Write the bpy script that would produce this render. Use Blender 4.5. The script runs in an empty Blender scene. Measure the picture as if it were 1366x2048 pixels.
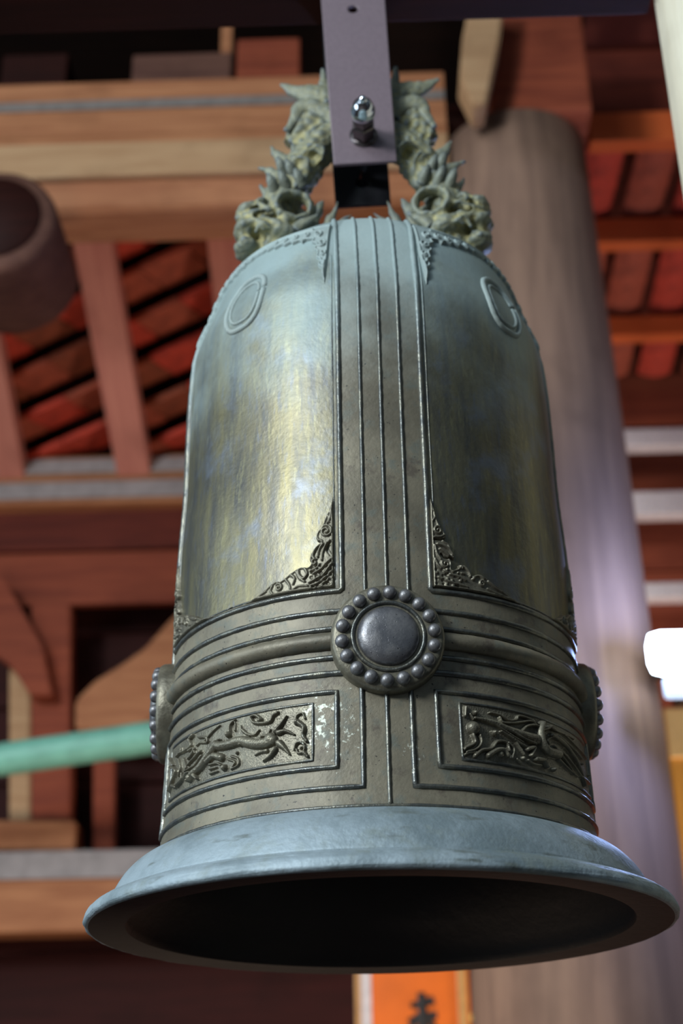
import bpy, bmesh, math, random
import numpy as np
from mathutils import Vector, Matrix, Euler

R = math.radians
random.seed(7)
C = bpy.context.scene.collection
scene = bpy.context.scene
S = 0.33            # one bell unit (radius of the lip) in metres
Z0 = 1.85           # height of the bell's mouth above the floor

# ---------------------------------------------------------------- camera, 50 mm on full frame
PITCH, ROLL, YAW = R(26.0867), R(0.858), R(-1.2806)
FPX = 2844.4
CAM = Vector((0, -4.98388 * S, Z0 - 0.84853 * S))
def ray(x, y):
    X = (x - 683) / FPX; U = -(y - 1024) / FPX
    c, s = math.cos(ROLL), math.sin(ROLL); X, U = c * X + s * U, -s * X + c * U
    c, s = math.cos(PITCH), math.sin(PITCH); Y, Z = c - s * U, s + c * U
    c, s = math.cos(YAW), math.sin(YAW); X, Y = c * X + s * Y, -s * X + c * Y
    return Vector((X, Y, Z))
def at(x, y, Y):                       # the point of the photograph's pixel on the vertical plane at depth Y (metres)
    d = ray(x, y); t = (Y - CAM.y) / d.y
    return CAM + d * t
cam_d = bpy.data.cameras.new('camera'); cam = bpy.data.objects.new('camera', cam_d); C.objects.link(cam)
fw = ray(683, 1024).normalized(); rt = (ray(783, 1024) - ray(683, 1024)).normalized(); up = rt.cross(fw).normalized()
M3 = Matrix((rt, up, -fw)).transposed()
cam.matrix_world = Matrix.Translation(CAM) @ M3.to_4x4()
cam_d.sensor_fit = 'VERTICAL'; cam_d.sensor_height = 36; cam_d.sensor_width = 24; cam_d.lens = 50
cam_d.dof.use_dof = True; cam_d.dof.focus_distance = 1.50; cam_d.dof.aperture_fstop = 3.3; cam_d.dof.aperture_blades = 8
cam_d.clip_start = 0.02; cam_d.clip_end = 100
scene.camera = cam

# ---------------------------------------------------------------- daylight through the open front and left of the hall, added fills, exposure
w = bpy.data.worlds.new('world'); scene.world = w; w.use_nodes = True
bg = w.node_tree.nodes['Background']; bg.inputs[0].default_value = (0.62, 0.82, 1.0, 1); bg.inputs[1].default_value = 0.20
def area(name, loc, target, size, power, col, sy=None):
    l = bpy.data.lights.new(name, 'AREA'); l.energy = power; l.color = col; l.size = size
    if sy: l.shape = 'RECTANGLE'; l.size_y = sy
    o = bpy.data.objects.new(name, l); C.objects.link(o); o.location = loc
    o.rotation_euler = (Vector(target) - Vector(loc)).to_track_quat('-Z', 'Y').to_euler(); return o
area('daylight_front_left', (-2.9, -3.4, 3.75), (0, 0, 2.25), 0.9, 190, (0.88, 0.96, 1.0))
area('daylight_high_front', (-2.0, -2.9, 5.1), (0, 0, 2.3), 1.6, 74, (0.80, 0.92, 1.0))
area('daylight_left', (-3.2, -0.6, 2.6), (0, 0, 2.2), 1.4, 46, (0.72, 0.88, 1.0), 2.2)
area('rail_fill_right', (2.0, 2.5, 1.5), (1.3, 3.4, 2.3), 0.5, 42, (1.0, 0.90, 0.84))  # unseen fill added to brighten the rails and battens
area('warm_fill_back', (-0.5, 1.1, 0.6), (-0.8, 3.0, 2.6), 0.7, 24, (1.0, 0.76, 0.56))  # unseen warm fill added to lift the timbers at the back
scene.view_settings.view_transform = 'Standard'; scene.view_settings.look = 'None'
scene.view_settings.exposure = 0.0; scene.view_settings.gamma = 1.0; scene.view_settings.use_curve_mapping = False

# ---------------------------------------------------------------- materials
def srgb(r, g, b):
    f = lambda c: (c / 255 / 12.92) if c <= 10 else (((c / 255) + .055) / 1.055) ** 2.4
    return (f(r), f(g), f(b), 1)
class NT:
    def __init__(s, name):
        s.m = bpy.data.materials.new(name); s.m.use_nodes = True; s.t = s.m.node_tree
        s.b = s.t.nodes['Principled BSDF']
    def n(s, typ, **kw):
        x = s.t.nodes.new(typ)
        for k, v in kw.items():
            if k.startswith('i_'):
                x.inputs[int(k[2:]) if k[2:].isdigit() else k[2:]].default_value = v
            else: setattr(x, k, v)
        return x
    def l(s, a, b): s.t.links.new(a, b)
    def noise(s, vec, scale, detail=4, rough=.55, dist=0):
        x = s.n('ShaderNodeTexNoise'); x.inputs['Scale'].default_value = scale; x.inputs['Detail'].default_value = detail
        x.inputs['Roughness'].default_value = rough; x.inputs['Distortion'].default_value = dist; s.l(vec, x.inputs['Vector']); return x.outputs['Fac']
    def ramp(s, fac, *stops):
        x = s.n('ShaderNodeValToRGB'); e = x.color_ramp.elements
        while len(e) < len(stops): e.new(.5)
        for q, (p, c) in zip(e, stops): q.position = p; q.color = c if len(c) == 4 else (*c, 1)
        s.l(fac, x.inputs[0]); return x.outputs[0]
    def step(s, fac, a, b):
        x = s.n('ShaderNodeMapRange', interpolation_type='SMOOTHSTEP'); x.inputs[1].default_value = a; x.inputs[2].default_value = b
        s.l(fac, x.inputs[0]); return x.outputs[0]
    def mix(s, fac, a, b):
        x = s.n('ShaderNodeMix', data_type='RGBA')
        if isinstance(fac, float): x.inputs[0].default_value = fac
        else: s.l(fac, x.inputs[0])
        for i, v in ((6, a), (7, b)):
            if isinstance(v, tuple): x.inputs[i].default_value = v
            else: s.l(v, x.inputs[i])
        return x.outputs[2]
    def math(s, op, a, b=0.0):
        x = s.n('ShaderNodeMath', operation=op)
        for i, v in ((0, a), (1, b)):
            if isinstance(v, (int, float)): x.inputs[i].default_value = v
            else: s.l(v, x.inputs[i])
        return x.outputs[0]
    def scaled(s, vec, sc):
        x = s.n('ShaderNodeMapping'); x.inputs['Scale'].default_value = sc; s.l(vec, x.inputs['Vector']); return x.outputs[0]
    def bump(s, h, strength, dist):
        x = s.n('ShaderNodeBump'); x.inputs['Strength'].default_value = strength; x.inputs['Distance'].default_value = dist
        s.l(h, x.inputs['Height']); s.l(x.outputs[0], s.b.inputs['Normal'])
    def obj(s): return s.n('ShaderNodeTexCoord').outputs['Object']
    def sep(s, v): x = s.n('ShaderNodeSeparateXYZ'); s.l(v, x.inputs[0]); return x.outputs

def bronze(name, kind):
    t = NT(name); o = t.obj(); z = t.sep(o)[2]
    n1 = t.noise(o, 9, 6, .6); n2 = t.noise(o, 45, 5, .65); n3 = t.noise(o, 160, 3, .6)
    dark = srgb(98, 92, 78); olive = srgb(132, 124, 105); gold = srgb(160, 148, 98); green = srgb(152, 170, 170); grey = srgb(146, 160, 167)
    if kind == 'body':
        streak = t.noise(t.scaled(o, (26, 26, 3.2)), 1.6, 6, .65)
        col = t.mix(t.step(n1, .35, .7), dark, olive)
        col = t.mix(t.math('MULTIPLY', t.step(n2, .5, .72), .6), col, srgb(96, 104, 98))
        col = t.mix(t.math('MULTIPLY', t.step(t.noise(o, 28, 6, .7), .54, .68), .55), col, srgb(70, 58, 54))
        col = t.mix(t.step(t.noise(o, 260, 2, .5), .68, .76), col, srgb(46, 42, 38))
        panel = t.n('ShaderNodeAttribute', attribute_name='panel').outputs['Fac']   # smooth rubbed panels between the bands
        rub = t.math('MULTIPLY', panel, t.step(streak, .26, .74))
        col = t.mix(t.math('MULTIPLY', panel, .7), col, srgb(80, 83, 88)); col = t.mix(t.math('MULTIPLY', rub, .5), col, gold)
        dash = t.noise(t.scaled(o, (90, 90, 16)), 1.7, 4, .7)
        col = t.mix(t.math('MULTIPLY', panel, t.math('MULTIPLY', t.step(dash, .54, .72), .5)), col, srgb(104, 110, 124))
        col = t.mix(t.math('MULTIPLY', panel, t.math('MULTIPLY', t.step(dash, .46, .32), .35)), col, srgb(158, 152, 114))
        col = t.mix(t.math('MULTIPLY', panel, t.step(t.noise(o, 14, 5, .6), .52, .72)), col, srgb(118, 122, 128))
        dust = t.step(t.math('ADD', z, t.math('MULTIPLY', n1, .35)), 1.62 * S + .17, 2.62 * S + .17)   # settled grey-green patina on the shoulder
        col = t.mix(t.math('MULTIPLY', dust, .9), col, green)
        met = t.math('SUBTRACT', t.math('ADD', .30, t.math('MULTIPLY', panel, .64)), t.math('MULTIPLY', dust, .4))
        rough = t.math('ADD', t.math('SUBTRACT', .46, t.math('MULTIPLY', panel, .05)), t.math('MULTIPLY', dust, .22))
        rough = t.math('ADD', rough, t.math('MULTIPLY', n2, .12))
        t.l(met, t.b.inputs['Metallic'])
        h = t.math('ADD', t.math('MULTIPLY', n3, .5), t.math('MULTIPLY', n2, .5))
        t.bump(h, .22, .004)
    elif kind == 'rim':
        col = t.mix(t.step(n1, .4, .65), grey, srgb(112, 126, 131))
        col = t.mix(t.math('MULTIPLY', t.step(t.noise(o, 22, 6, .7), .5, .7), .5), col, srgb(120, 128, 118))
        col = t.mix(t.step(t.noise(t.scaled(o, (6, 6, 30)), 3, 5), .58, .75), col, srgb(96, 104, 100))
        t.b.inputs['Metallic'].default_value = .25
        rough = t.math('ADD', .48, t.math('MULTIPLY', n2, .2)); t.bump(t.math('ADD', n3, n2), .25, .004)
    elif kind == 'ridge':
        col = t.mix(t.step(n2, .4, .7), srgb(88, 90, 88), srgb(118, 116, 104))
        t.b.inputs['Metallic'].default_value = .7
        rough = t.math('ADD', .26, t.math('MULTIPLY', n2, .2)); t.bump(n3, .3, .003)
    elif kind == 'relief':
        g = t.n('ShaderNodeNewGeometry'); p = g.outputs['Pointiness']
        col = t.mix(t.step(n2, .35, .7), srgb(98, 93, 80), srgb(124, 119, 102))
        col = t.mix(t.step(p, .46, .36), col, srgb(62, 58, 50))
        t.b.inputs['Metallic'].default_value = .5
        rough = t.math('ADD', .34, t.math('MULTIPLY', n2, .2)); t.bump(n3, .25, .003)
    elif kind == 'boss':
        col = t.mix(t.step(n2, .35, .7), srgb(98, 98, 102), srgb(126, 124, 124))
        t.b.inputs['Metallic'].default_value = .65
        pit = t.step(t.noise(o, 420, 2, .5), .66, .74)
        col = t.mix(pit, col, srgb(50, 48, 50))
        rough = t.math('ADD', .30, t.math('MULTIPLY', n2, .2)); t.bump(t.math('SUBTRACT', n2, pit), .3, .003)
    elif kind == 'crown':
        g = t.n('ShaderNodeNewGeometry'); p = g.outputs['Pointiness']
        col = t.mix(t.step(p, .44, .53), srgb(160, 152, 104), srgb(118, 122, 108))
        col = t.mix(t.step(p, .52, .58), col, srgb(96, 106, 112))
        col = t.mix(t.math('MULTIPLY', t.step(n1, .5, .7), .5), col, srgb(88, 94, 94)); col = t.mix(t.step(p, .45, .36), col, srgb(48, 46, 38))  # crease term paints occlusion shade into the colour
        t.b.inputs['Metallic'].default_value = .2
        rough = t.math('ADD', .5, t.math('MULTIPLY', n2, .2)); t.bump(t.math('ADD', n3, n2), .35, .004)
    elif kind == 'inside':
        col = t.mix(n1, srgb(26, 25, 26), srgb(44, 41, 42)); rough = t.math('ADD', .6, 0.0)  # shade inside the bell and under the lip put into dark bronze
        t.b.inputs['Metallic'].default_value = .3; t.bump(n2, .3, .004)
    if kind in ('body', 'ridge', 'relief'):
        # chalky white spatter beside the front centre lines, low on the bell (stains of their own)
        v = t.n('ShaderNodeVectorMath', operation='DISTANCE'); v.inputs[1].default_value = Vector((-.155, -.735, .50)) * S
        t.l(t.scaled(o, (1, 1, .62)), v.inputs[0]); v.inputs[1].default_value = Vector((-.15 * S, -.735 * S, .50 * S * .62))
        m = t.step(v.outputs['Value'], .052, .012)
        sp = t.step(t.math('ADD', t.noise(o, 95, 5, .75), t.math('MULTIPLY', m, .16)), .70, .745)
        sp = t.math('MULTIPLY', sp, t.step(m, 0.02, .3))
        col = t.mix(sp, col, srgb(196, 200, 186))
        v2 = t.n('ShaderNodeVectorMath', operation='DISTANCE'); v2.inputs[1].default_value = (0.115 * S, -.74 * S, .40 * S * .5)
        t.l(t.scaled(o, (1, 1, .5)), v2.inputs[0])
        m2 = t.step(v2.outputs['Value'], .024, .006)
        sp2 = t.math('MULTIPLY', t.step(t.math('ADD', t.noise(o, 120, 5, .75), t.math('MULTIPLY', m2, .14)), .70, .75), t.step(m2, 0.02, .3))
        col = t.mix(sp2, col, srgb(190, 192, 178))
    if kind in ('ridge', 'relief'):
        dust = t.step(t.math('ADD', z, t.math('MULTIPLY', n1, .35)), 1.8 * S + .17, 2.5 * S + .17)
        col = t.mix(t.math('MULTIPLY', dust, .8), col, green); mt_ = t.b.inputs['Metallic'].default_value
        t.l(t.math('SUBTRACT', mt_, t.math('MULTIPLY', dust, mt_ * .8)), t.b.inputs['Metallic']); rough = t.math('ADD', rough, t.math('MULTIPLY', dust, .2))
    if isinstance(col, tuple): t.b.inputs['Base Color'].default_value = col
    else: t.l(col, t.b.inputs['Base Color'])
    t.l(rough, t.b.inputs['Roughness']); return t.m
def wood(name, c1, c2, rough=.65, scale=1.0, spec=.12, up=False):
    t = NT(name); o = t.obj()
    g = t.noise(t.scaled(o, (16 * scale, 16 * scale, 1.2 * scale) if up else (1.2 * scale, 16 * scale, 16 * scale)), 2.2, 6, .6, .6)
    b = t.noise(o, 3.5, 4, .55)
    col = t.mix(t.step(g, .3, .7), c1, c2)
    col = t.mix(t.math('MULTIPLY', t.step(b, .5, .75), .45), col, (c1[0] * .55, c1[1] * .55, c1[2] * .55, 1))
    t.l(col, t.b.inputs['Base Color']); t.b.inputs['Roughness'].default_value = rough; t.b.inputs['Specular IOR Level'].default_value = spec
    t.bump(g, .25, .004); return t.m
def plain(name, c, rough=.5, metal=0.0, scale=60, amt=.12, bump=.1, spec=.5):
    t = NT(name); o = t.obj(); n = t.noise(o, scale, 4, .6)
    col = t.mix(t.step(n, .35, .7), c, (c[0] * (1 - amt * 2), c[1] * (1 - amt * 2), c[2] * (1 - amt * 2), 1))
    t.l(col, t.b.inputs['Base Color']); t.b.inputs['Roughness'].default_value = rough; t.b.inputs['Metallic'].default_value = metal
    t.b.inputs['Specular IOR Level'].default_value = spec; t.bump(n, bump, .002); return t.m
def emit(name, c, strength):
    t = NT(name); t.b.inputs['Emission Color'].default_value = c; t.b.inputs['Emission Strength'].default_value = strength
    t.b.inputs['Base Color'].default_value = c; return t.m
MAT = {k: bronze('bronze_' + k, k) for k in ('body', 'rim', 'ridge', 'relief', 'boss', 'crown', 'inside')}
MAT['beam_dark'] = wood('dark_timber', srgb(34, 12, 8), srgb(44, 16, 11))
MAT['beam_pale'] = wood('pale_timber', srgb(164, 126, 92), srgb(182, 146, 110))
MAT['beam_brown'] = wood('brown_timber', srgb(150, 96, 66), srgb(176, 120, 84))
MAT['beam_red'] = wood('red_brown_timber', srgb(118, 56, 40), srgb(140, 70, 48))
MAT['wall_red'] = wood('dark_red_board', srgb(84, 36, 28), srgb(104, 46, 34))
MAT['column'] = wood('mauve_timber', srgb(122, 96, 82), srgb(146, 116, 98), .55, .6, up=True)
MAT['rafter'] = wood('rafter_timber', srgb(186, 116, 102), srgb(204, 134, 116))
MAT['batten'] = wood('orange_batten', srgb(190, 84, 40), srgb(206, 98, 50))
MAT['rail_white'] = plain('white_painted_rail', srgb(226, 214, 212), .5)
MAT['grey_strip'] = plain('grey_paint_line', srgb(150, 140, 138), .6, scale=20)
MAT['tile'] = plain('terracotta', srgb(164, 74, 48), .75, scale=18, amt=.2, bump=.3)
MAT['tile_red'] = plain('terracotta_red', srgb(188, 60, 38), .75, scale=18, amt=.2, bump=.3)
MAT['tile_brown'] = plain('terracotta_brown', srgb(140, 66, 38), .75, scale=18, amt=.2, bump=.3)
MAT['cream'] = wood('cream_timber', srgb(206, 196, 172), srgb(226, 220, 200), .6, up=True)
MAT['steel'] = plain('mauve_painted_steel', srgb(116, 101, 108), .42, .1, scale=220, amt=.06, bump=.08)
MAT['steel_unlit'] = plain('unlit_steel', srgb(26, 26, 32), .45, .3)
MAT['chrome'] = plain('chrome', srgb(214, 220, 228), .12, 1.0, bump=.0, amt=.02)
MAT['dim_strip'] = plain('dim_grey_line', srgb(122, 112, 106), .7, scale=20)
MAT['amber_light'] = plain('pale_amber', srgb(255, 206, 132), .4, scale=10, amt=.05)
MAT['nut_steel'] = plain('dark_reflect_steel', srgb(120, 112, 112), .3, 1.0, bump=.05)  # chrome's dark downward reflection put into a darker metal
MAT['teal'] = plain('teal_paint', srgb(122, 186, 164), .5, scale=14)
MAT['orange'] = plain('orange_lacquer', srgb(238, 112, 16), .4, scale=10, amt=.05)
MAT['amber'] = plain('amber_lacquer', srgb(246, 168, 66), .4, scale=10, amt=.05)
MAT['gold_trim'] = plain('gold_trim', srgb(206, 150, 84), .4)
MAT['ink'] = plain('black_ink', srgb(32, 22, 14), .5)
MAT['yellow'] = plain('yellow_ball', srgb(232, 222, 120), .4)
MAT['floor'] = plain('floor_tile', srgb(70, 56, 50), .6, scale=6)
MAT['lamp_glass'] = emit('lamp_glow', (.72, .86, 1, 1), 22)
MAT['board_dark'] = wood('dark_board', srgb(44, 16, 12), srgb(54, 20, 16))
MAT['side_wall'] = plain('dark_reflect_wall', srgb(24, 24, 27), .7)  # dark tone set for what the bell reflects on its right
MAT['lamp_skirt'] = emit('lamp_skirt_glow', (.55, .72, 1, 1), 1.1)
MAT['log'] = wood('log_timber', srgb(84, 56, 48), srgb(104, 72, 60))
MAT['shadow_wood'] = wood('loft_timber', srgb(30, 20, 16), srgb(38, 24, 18))
MAT['black'] = plain('black_iron', srgb(20, 20, 22), .5)

# ---------------------------------------------------------------- mesh helpers
def tag(o, label=None, cat=None, group=None, kind=None):
    for k, v in (('label', label), ('category', cat), ('group', group), ('kind', kind)):
        if v: o[k] = v
    return o
def empty(name, loc, label, cat, group=None):
    o = bpy.data.objects.new(name, None); C.objects.link(o); o.location = loc; o.empty_display_size = .05
    return tag(o, label, cat, group)
def mesh(name, V, F, mat, parent=None, smooth=True, loc=None, rot=None):
    me = bpy.data.meshes.new(name); me.from_pydata([tuple(v) for v in V], [], F); me.update()
    me.materials.append(mat)
    if smooth: me.shade_smooth()
    o = bpy.data.objects.new(name, me); C.objects.link(o); o.parent = parent
    if loc is not None: o.location = loc
    if rot is not None: o.rotation_euler = rot
    return o
def copy(o, parent, rz=None, loc=None, deep=True):
    c = o.copy(); C.objects.link(c); c.parent = parent
    if rz is not None: c.rotation_euler = (0, 0, rz)
    if loc is not None: c.location = loc
    if deep:
        for ch in list(o.children): copy(ch, c)
    return c
def grid_faces(n, m, wrap_n=False, wrap_m=False, off=0):
    F = []
    for i in range(n if wrap_n else n - 1):
        for j in range(m if wrap_m else m - 1):
            a, b = i, (i + 1) % n; c, d = j, (j + 1) % m
            F.append((off + a * m + c, off + b * m + c, off + b * m + d, off + a * m + d))
    return F
def lathe(prof, n=192):
    prof = np.array(prof); th = np.linspace(0, 2 * np.pi, n, endpoint=False)
    V = np.stack([np.outer(np.sin(th), prof[:, 0]), -np.outer(np.cos(th), prof[:, 0]), np.outer(np.ones(n), prof[:, 1])], -1).reshape(-1, 3)
    return V, grid_faces(n, len(prof), wrap_n=True)
def pchip(x, y, xs):
    x = np.array(x, float); y = np.array(y, float); h = np.diff(x); d = np.diff(y) / h; m = np.zeros_like(y); m[0] = d[0]; m[-1] = d[-1]
    for i in range(1, len(x) - 1):
        m[i] = 0 if d[i - 1] * d[i] <= 0 else (h[i - 1] + h[i]) * 3 / ((2 * h[i] + h[i - 1]) / d[i - 1] + (h[i] + 2 * h[i - 1]) / d[i])
    i = np.clip(np.searchsorted(x, xs) - 1, 0, len(x) - 2); t = (xs - x[i]) / h[i]
    return (1 + 2 * t) * (1 - t) ** 2 * y[i] + t * (1 - t) ** 2 * h[i] * m[i] + t * t * (3 - 2 * t) * y[i + 1] + t * t * (t - 1) * h[i] * m[i + 1]
def spline(P, n=8):
    P = np.array(P, float)
    if len(P) < 3: 
        if len(P) == 1: return P
        return np.array([P[0] + (P[1] - P[0]) * t for t in np.linspace(0, 1, n)])
    Q = np.vstack([2 * P[0] - P[1], P, 2 * P[-1] - P[-2]]); out = []
    for i in range(1, len(Q) - 2):
        for t in np.linspace(0, 1, n, endpoint=False):
            a, b, c, d = Q[i - 1:i + 3]
            out.append(.5 * ((2 * b) + (c - a) * t + (2 * a - 5 * b + 4 * c - d) * t * t + (3 * b - a - 3 * c + d) * t ** 3))
    out.append(P[-1]); return np.array(out)
def box_bm(sx, sy, sz, bev=0.0):
    bm = bmesh.new(); bmesh.ops.create_cube(bm, size=1)
    for v in bm.verts: v.co = Vector((v.co.x * sx, v.co.y * sy, v.co.z * sz))
    if bev: bmesh.ops.bevel(bm, geom=bm.edges[:], offset=bev, segments=2, affect='EDGES', profile=.6)
    return bm
def bm_obj(name, bm, mat, parent=None, loc=(0, 0, 0), rot=(0, 0, 0), smooth=False):
    me = bpy.data.meshes.new(name); bm.to_mesh(me); bm.free(); me.materials.append(mat)
    if smooth: me.shade_smooth()
    o = bpy.data.objects.new(name, me); C.objects.link(o); o.parent = parent; o.location = loc; o.rotation_euler = rot; return o
def box(name, c, size, mat, parent=None, bev=.006, rot=(0, 0, 0)):
    return bm_obj(name, box_bm(*size, bev), mat, parent, c, rot)
def prism(name, poly, depth, mat, parent=None, bev=.004, loc=(0, 0, 0), rot=(0, 0, 0), axis='Y'):
    """polygon in x,z extruded along y, centred on y = 0"""
    bm = bmesh.new(); vs = [bm.verts.new((x, -depth / 2, z)) for x, z in poly]
    f = bm.faces.new(vs); r = bmesh.ops.extrude_face_region(bm, geom=[f])
    bmesh.ops.translate(bm, vec=(0, depth, 0), verts=[v for v in r['geom'] if isinstance(v, bmesh.types.BMVert)])
    bmesh.ops.recalc_face_normals(bm, faces=bm.faces[:])
    if bev: bmesh.ops.bevel(bm, geom=bm.edges[:], offset=bev, segments=2, affect='EDGES')
    return bm_obj(name, bm, mat, parent, loc, rot)
def tube(P, rad, n=10, sy=1.0, ref=(0, 1, 0)):
    """tapered tube through P; sy squashes it along ref"""
    P = np.array(P, float); rad = np.broadcast_to(rad, (len(P),)); T = np.gradient(P, axis=0); T /= np.linalg.norm(T, axis=1)[:, None] + 1e-9
    ref = np.array(ref, float); V = []
    for p, t, r in zip(P, T, rad):
        a = ref - t * np.dot(ref, t); a /= np.linalg.norm(a) + 1e-9; b = np.cross(t, a)
        for k in range(n):
            q = 2 * math.pi * k / n; V.append(p + r * (math.cos(q) * a * sy + math.sin(q) * b))
    F = grid_faces(len(P), n, wrap_m=True); F.append(tuple(range(n - 1, -1, -1))); F.append(tuple(range((len(P) - 1) * n, len(P) * n)))
    return V, F
DRAGON = [[[[-25.44,0.47],[-27.57,0.4653],[-29.99,0.4683],[-32.09,0.4767],[-34.28,0.4875],[-36.07,0.4898],[-37.92,0.4877],[-41.32,0.4901],[-43.17,0.4977]],0.0184,0.0157,0.022],[[[-43.18,0.5],[-44.16,0.4866],[-46.5,0.4655],[-49.28,0.4413],[-52.72,0.4285]],0.0157,0.0131,0.022],[[[-26.04,0.4736]],0.0227,0.0227,0.024],[[[-24.55,0.4979],[-23.07,0.5179],[-21.7,0.5419]],0.0105,0.0022,0.018],[[[-23.78,0.491],[-21.91,0.493],[-19.63,0.4777]],0.0096,0.0022,0.018],[[[-23.63,0.4575],[-22.19,0.4391],[-20.76,0.416]],0.0122,0.0026,0.018],[[[-24.73,0.4393],[-25.9,0.419],[-27.73,0.4069]],0.0105,0.0026,0.018],[[[-26.92,0.439],[-28.68,0.4381],[-30.27,0.4316]],0.007,0.0022,0.014],[[[-34.43,0.5249],[-32.62,0.5056],[-30.5,0.4992],[-29.31,0.5112]],0.0057,0.0035,0.014],[[[-28.44,0.49],[-26.85,0.4911],[-26.04,0.5064]],0.0061,0.0022,0.014],[[[-34.93,0.5391],[-34.4,0.5201],[-32.16,0.4984]],0.0035,0.0026,0.012],[[[-30.46,0.4876],[-28.83,0.4863],[-27.66,0.4929]],0.0044,0.0026,0.012],[[[-24.22,0.5579],[-25.36,0.5509],[-26.1,0.534],[-28.35,0.532],[-30.85,0.5402],[-31.79,0.56],[-30.28,0.5619],[-28.68,0.5457]],0.0061,0.0052,0.016],[[[-28.99,0.5418]],0.0096,0.0096,0.02],[[[-38.78,0.5202]],0.0114,0.0114,0.022],[[[-38.56,0.5228],[-38.31,0.5515],[-36.78,0.5647]],0.0079,0.0026,0.016],[[[-36.81,0.5288],[-36.69,0.5471],[-37.09,0.5622]],0.0035,0.0022,0.012],[[[-19.02,0.5176]],0.0105,0.0105,0.02],[[[-19.31,0.5226],[-18.98,0.539],[-17.61,0.5441],[-16.96,0.5267]],0.0044,0.0035,0.014],[[[-18.48,0.5145],[-17.21,0.4965],[-17.41,0.472],[-16.47,0.4517]],0.0087,0.0052,0.018],[[[-19.55,0.4302],[-19.15,0.4475],[-17.87,0.4509],[-16.95,0.4362],[-17.34,0.4179],[-18.55,0.4162],[-18.99,0.4285]],0.0048,0.0039,0.016],[[[-17.14,0.4168],[-16.22,0.4021]],0.007,0.0044,0.016],[[[-17.86,0.4322]],0.0052,0.0052,0.016],[[[-40.85,0.4495],[-43.74,0.4631],[-46.29,0.451]],0.0131,0.0087,0.02],[[[-37.69,0.4466],[-35.45,0.4318],[-35.19,0.4121],[-37.5,0.4033]],0.0044,0.0031,0.014],[[[-38.69,0.4391],[-36.44,0.4242],[-37.05,0.4094]],0.0044,0.0031,0.014],[[[-45.09,0.4235],[-42.69,0.4223]],0.0048,0.0026,0.016],[[[-44.87,0.4082],[-42.15,0.408]],0.0048,0.0026,0.016],[[[-45.31,0.4389],[-42.53,0.4357],[-40.94,0.4245]],0.0048,0.0035,0.016],[[[-39.8,0.4137]],0.0114,0.0114,0.02],[[[-35.81,0.4519]],0.0057,0.0057,0.016],[[[-48.12,0.5258],[-44.75,0.5493],[-42.25,0.5615]],0.0048,0.0026,0.013],[[[-50.69,0.5483],[-47.31,0.536],[-46.91,0.5192],[-49.67,0.526]],0.0052,0.0035,0.014],[[[-53.75,0.5652],[-55.4,0.5545],[-54.26,0.5316],[-57.95,0.5259],[-61.67,0.5302]],0.007,0.0044,0.016],[[[-55.85,0.5188],[-53.27,0.5197],[-52.23,0.4997]],0.0044,0.0026,0.014],[[[-49.41,0.4954],[-52.09,0.4828],[-55.52,0.4679]],0.0066,0.0022,0.018],[[[-48.65,0.4776],[-51.62,0.4555],[-56.64,0.4526]],0.0066,0.0026,0.018],[[[-52.4,0.5145],[-53.9,0.498],[-55.76,0.49]],0.0052,0.0022,0.016],[[[-51.59,0.5236],[-50.01,0.528],[-47.83,0.5249]],0.0044,0.0026,0.012],[[[-53.56,0.4209]],0.0157,0.0157,0.024],[[[-51.5,0.4211],[-50.1,0.4067]],0.0079,0.0052,0.022],[[[-54.15,0.412]],0.0066,0.0066,0.028],[[[-56.58,0.4266],[-54.98,0.4403],[-52.46,0.4361]],0.0052,0.0035,0.024],[[[-61.44,0.4178],[-58.24,0.4296],[-58.18,0.4506]],0.0061,0.0039,0.02],[[[-68.29,0.4247],[-64.91,0.4516],[-63.87,0.4705]],0.0061,0.0035,0.018],[[[-67.69,0.5046],[-62.89,0.4768],[-63.43,0.4576]],0.0061,0.0044,0.02],[[[-69.3,0.5396],[-65.41,0.5038]],0.0057,0.0035,0.018],[[[-61.35,0.5089],[-59.71,0.4746],[-60.86,0.4499]],0.0044,0.0031,0.016],[[[-57.98,0.4998],[-56.28,0.468],[-56.87,0.451]],0.0044,0.0031,0.016],[[[-63.73,0.5268],[-60.72,0.5307],[-60.43,0.5441]],0.0044,0.0026,0.014],[[[-65.5,0.4321],[-62.43,0.4172]],0.007,0.0052,0.016],[[[-26.03,0.4726]],0.0057,0.0057,0.0255],[[[-27.16,0.4639]],0.0057,0.0057,0.0255],[[[-28.36,0.4737]],0.0057,0.0057,0.0255],[[[-29.53,0.4655]],0.0057,0.0057,0.0255],[[[-30.77,0.4761]],0.0057,0.0057,0.0255],[[[-31.97,0.4688]],0.0057,0.0057,0.0255],[[[-33.28,0.4805]],0.0057,0.0057,0.0255],[[[-34.56,0.4745]],0.0057,0.0057,0.0255],[[[-35.93,0.4876]],0.0057,0.0057,0.0255],[[[-37.24,0.4826]],0.0057,0.0057,0.0255],[[[-38.71,0.497]],0.0057,0.0057,0.0255],[[[-40.12,0.4932]],0.0057,0.0057,0.0255],[[[-41.69,0.5088]],0.0057,0.0057,0.0255],[[[-43.21,0.5058]],0.0057,0.0057,0.0255]]
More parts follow.
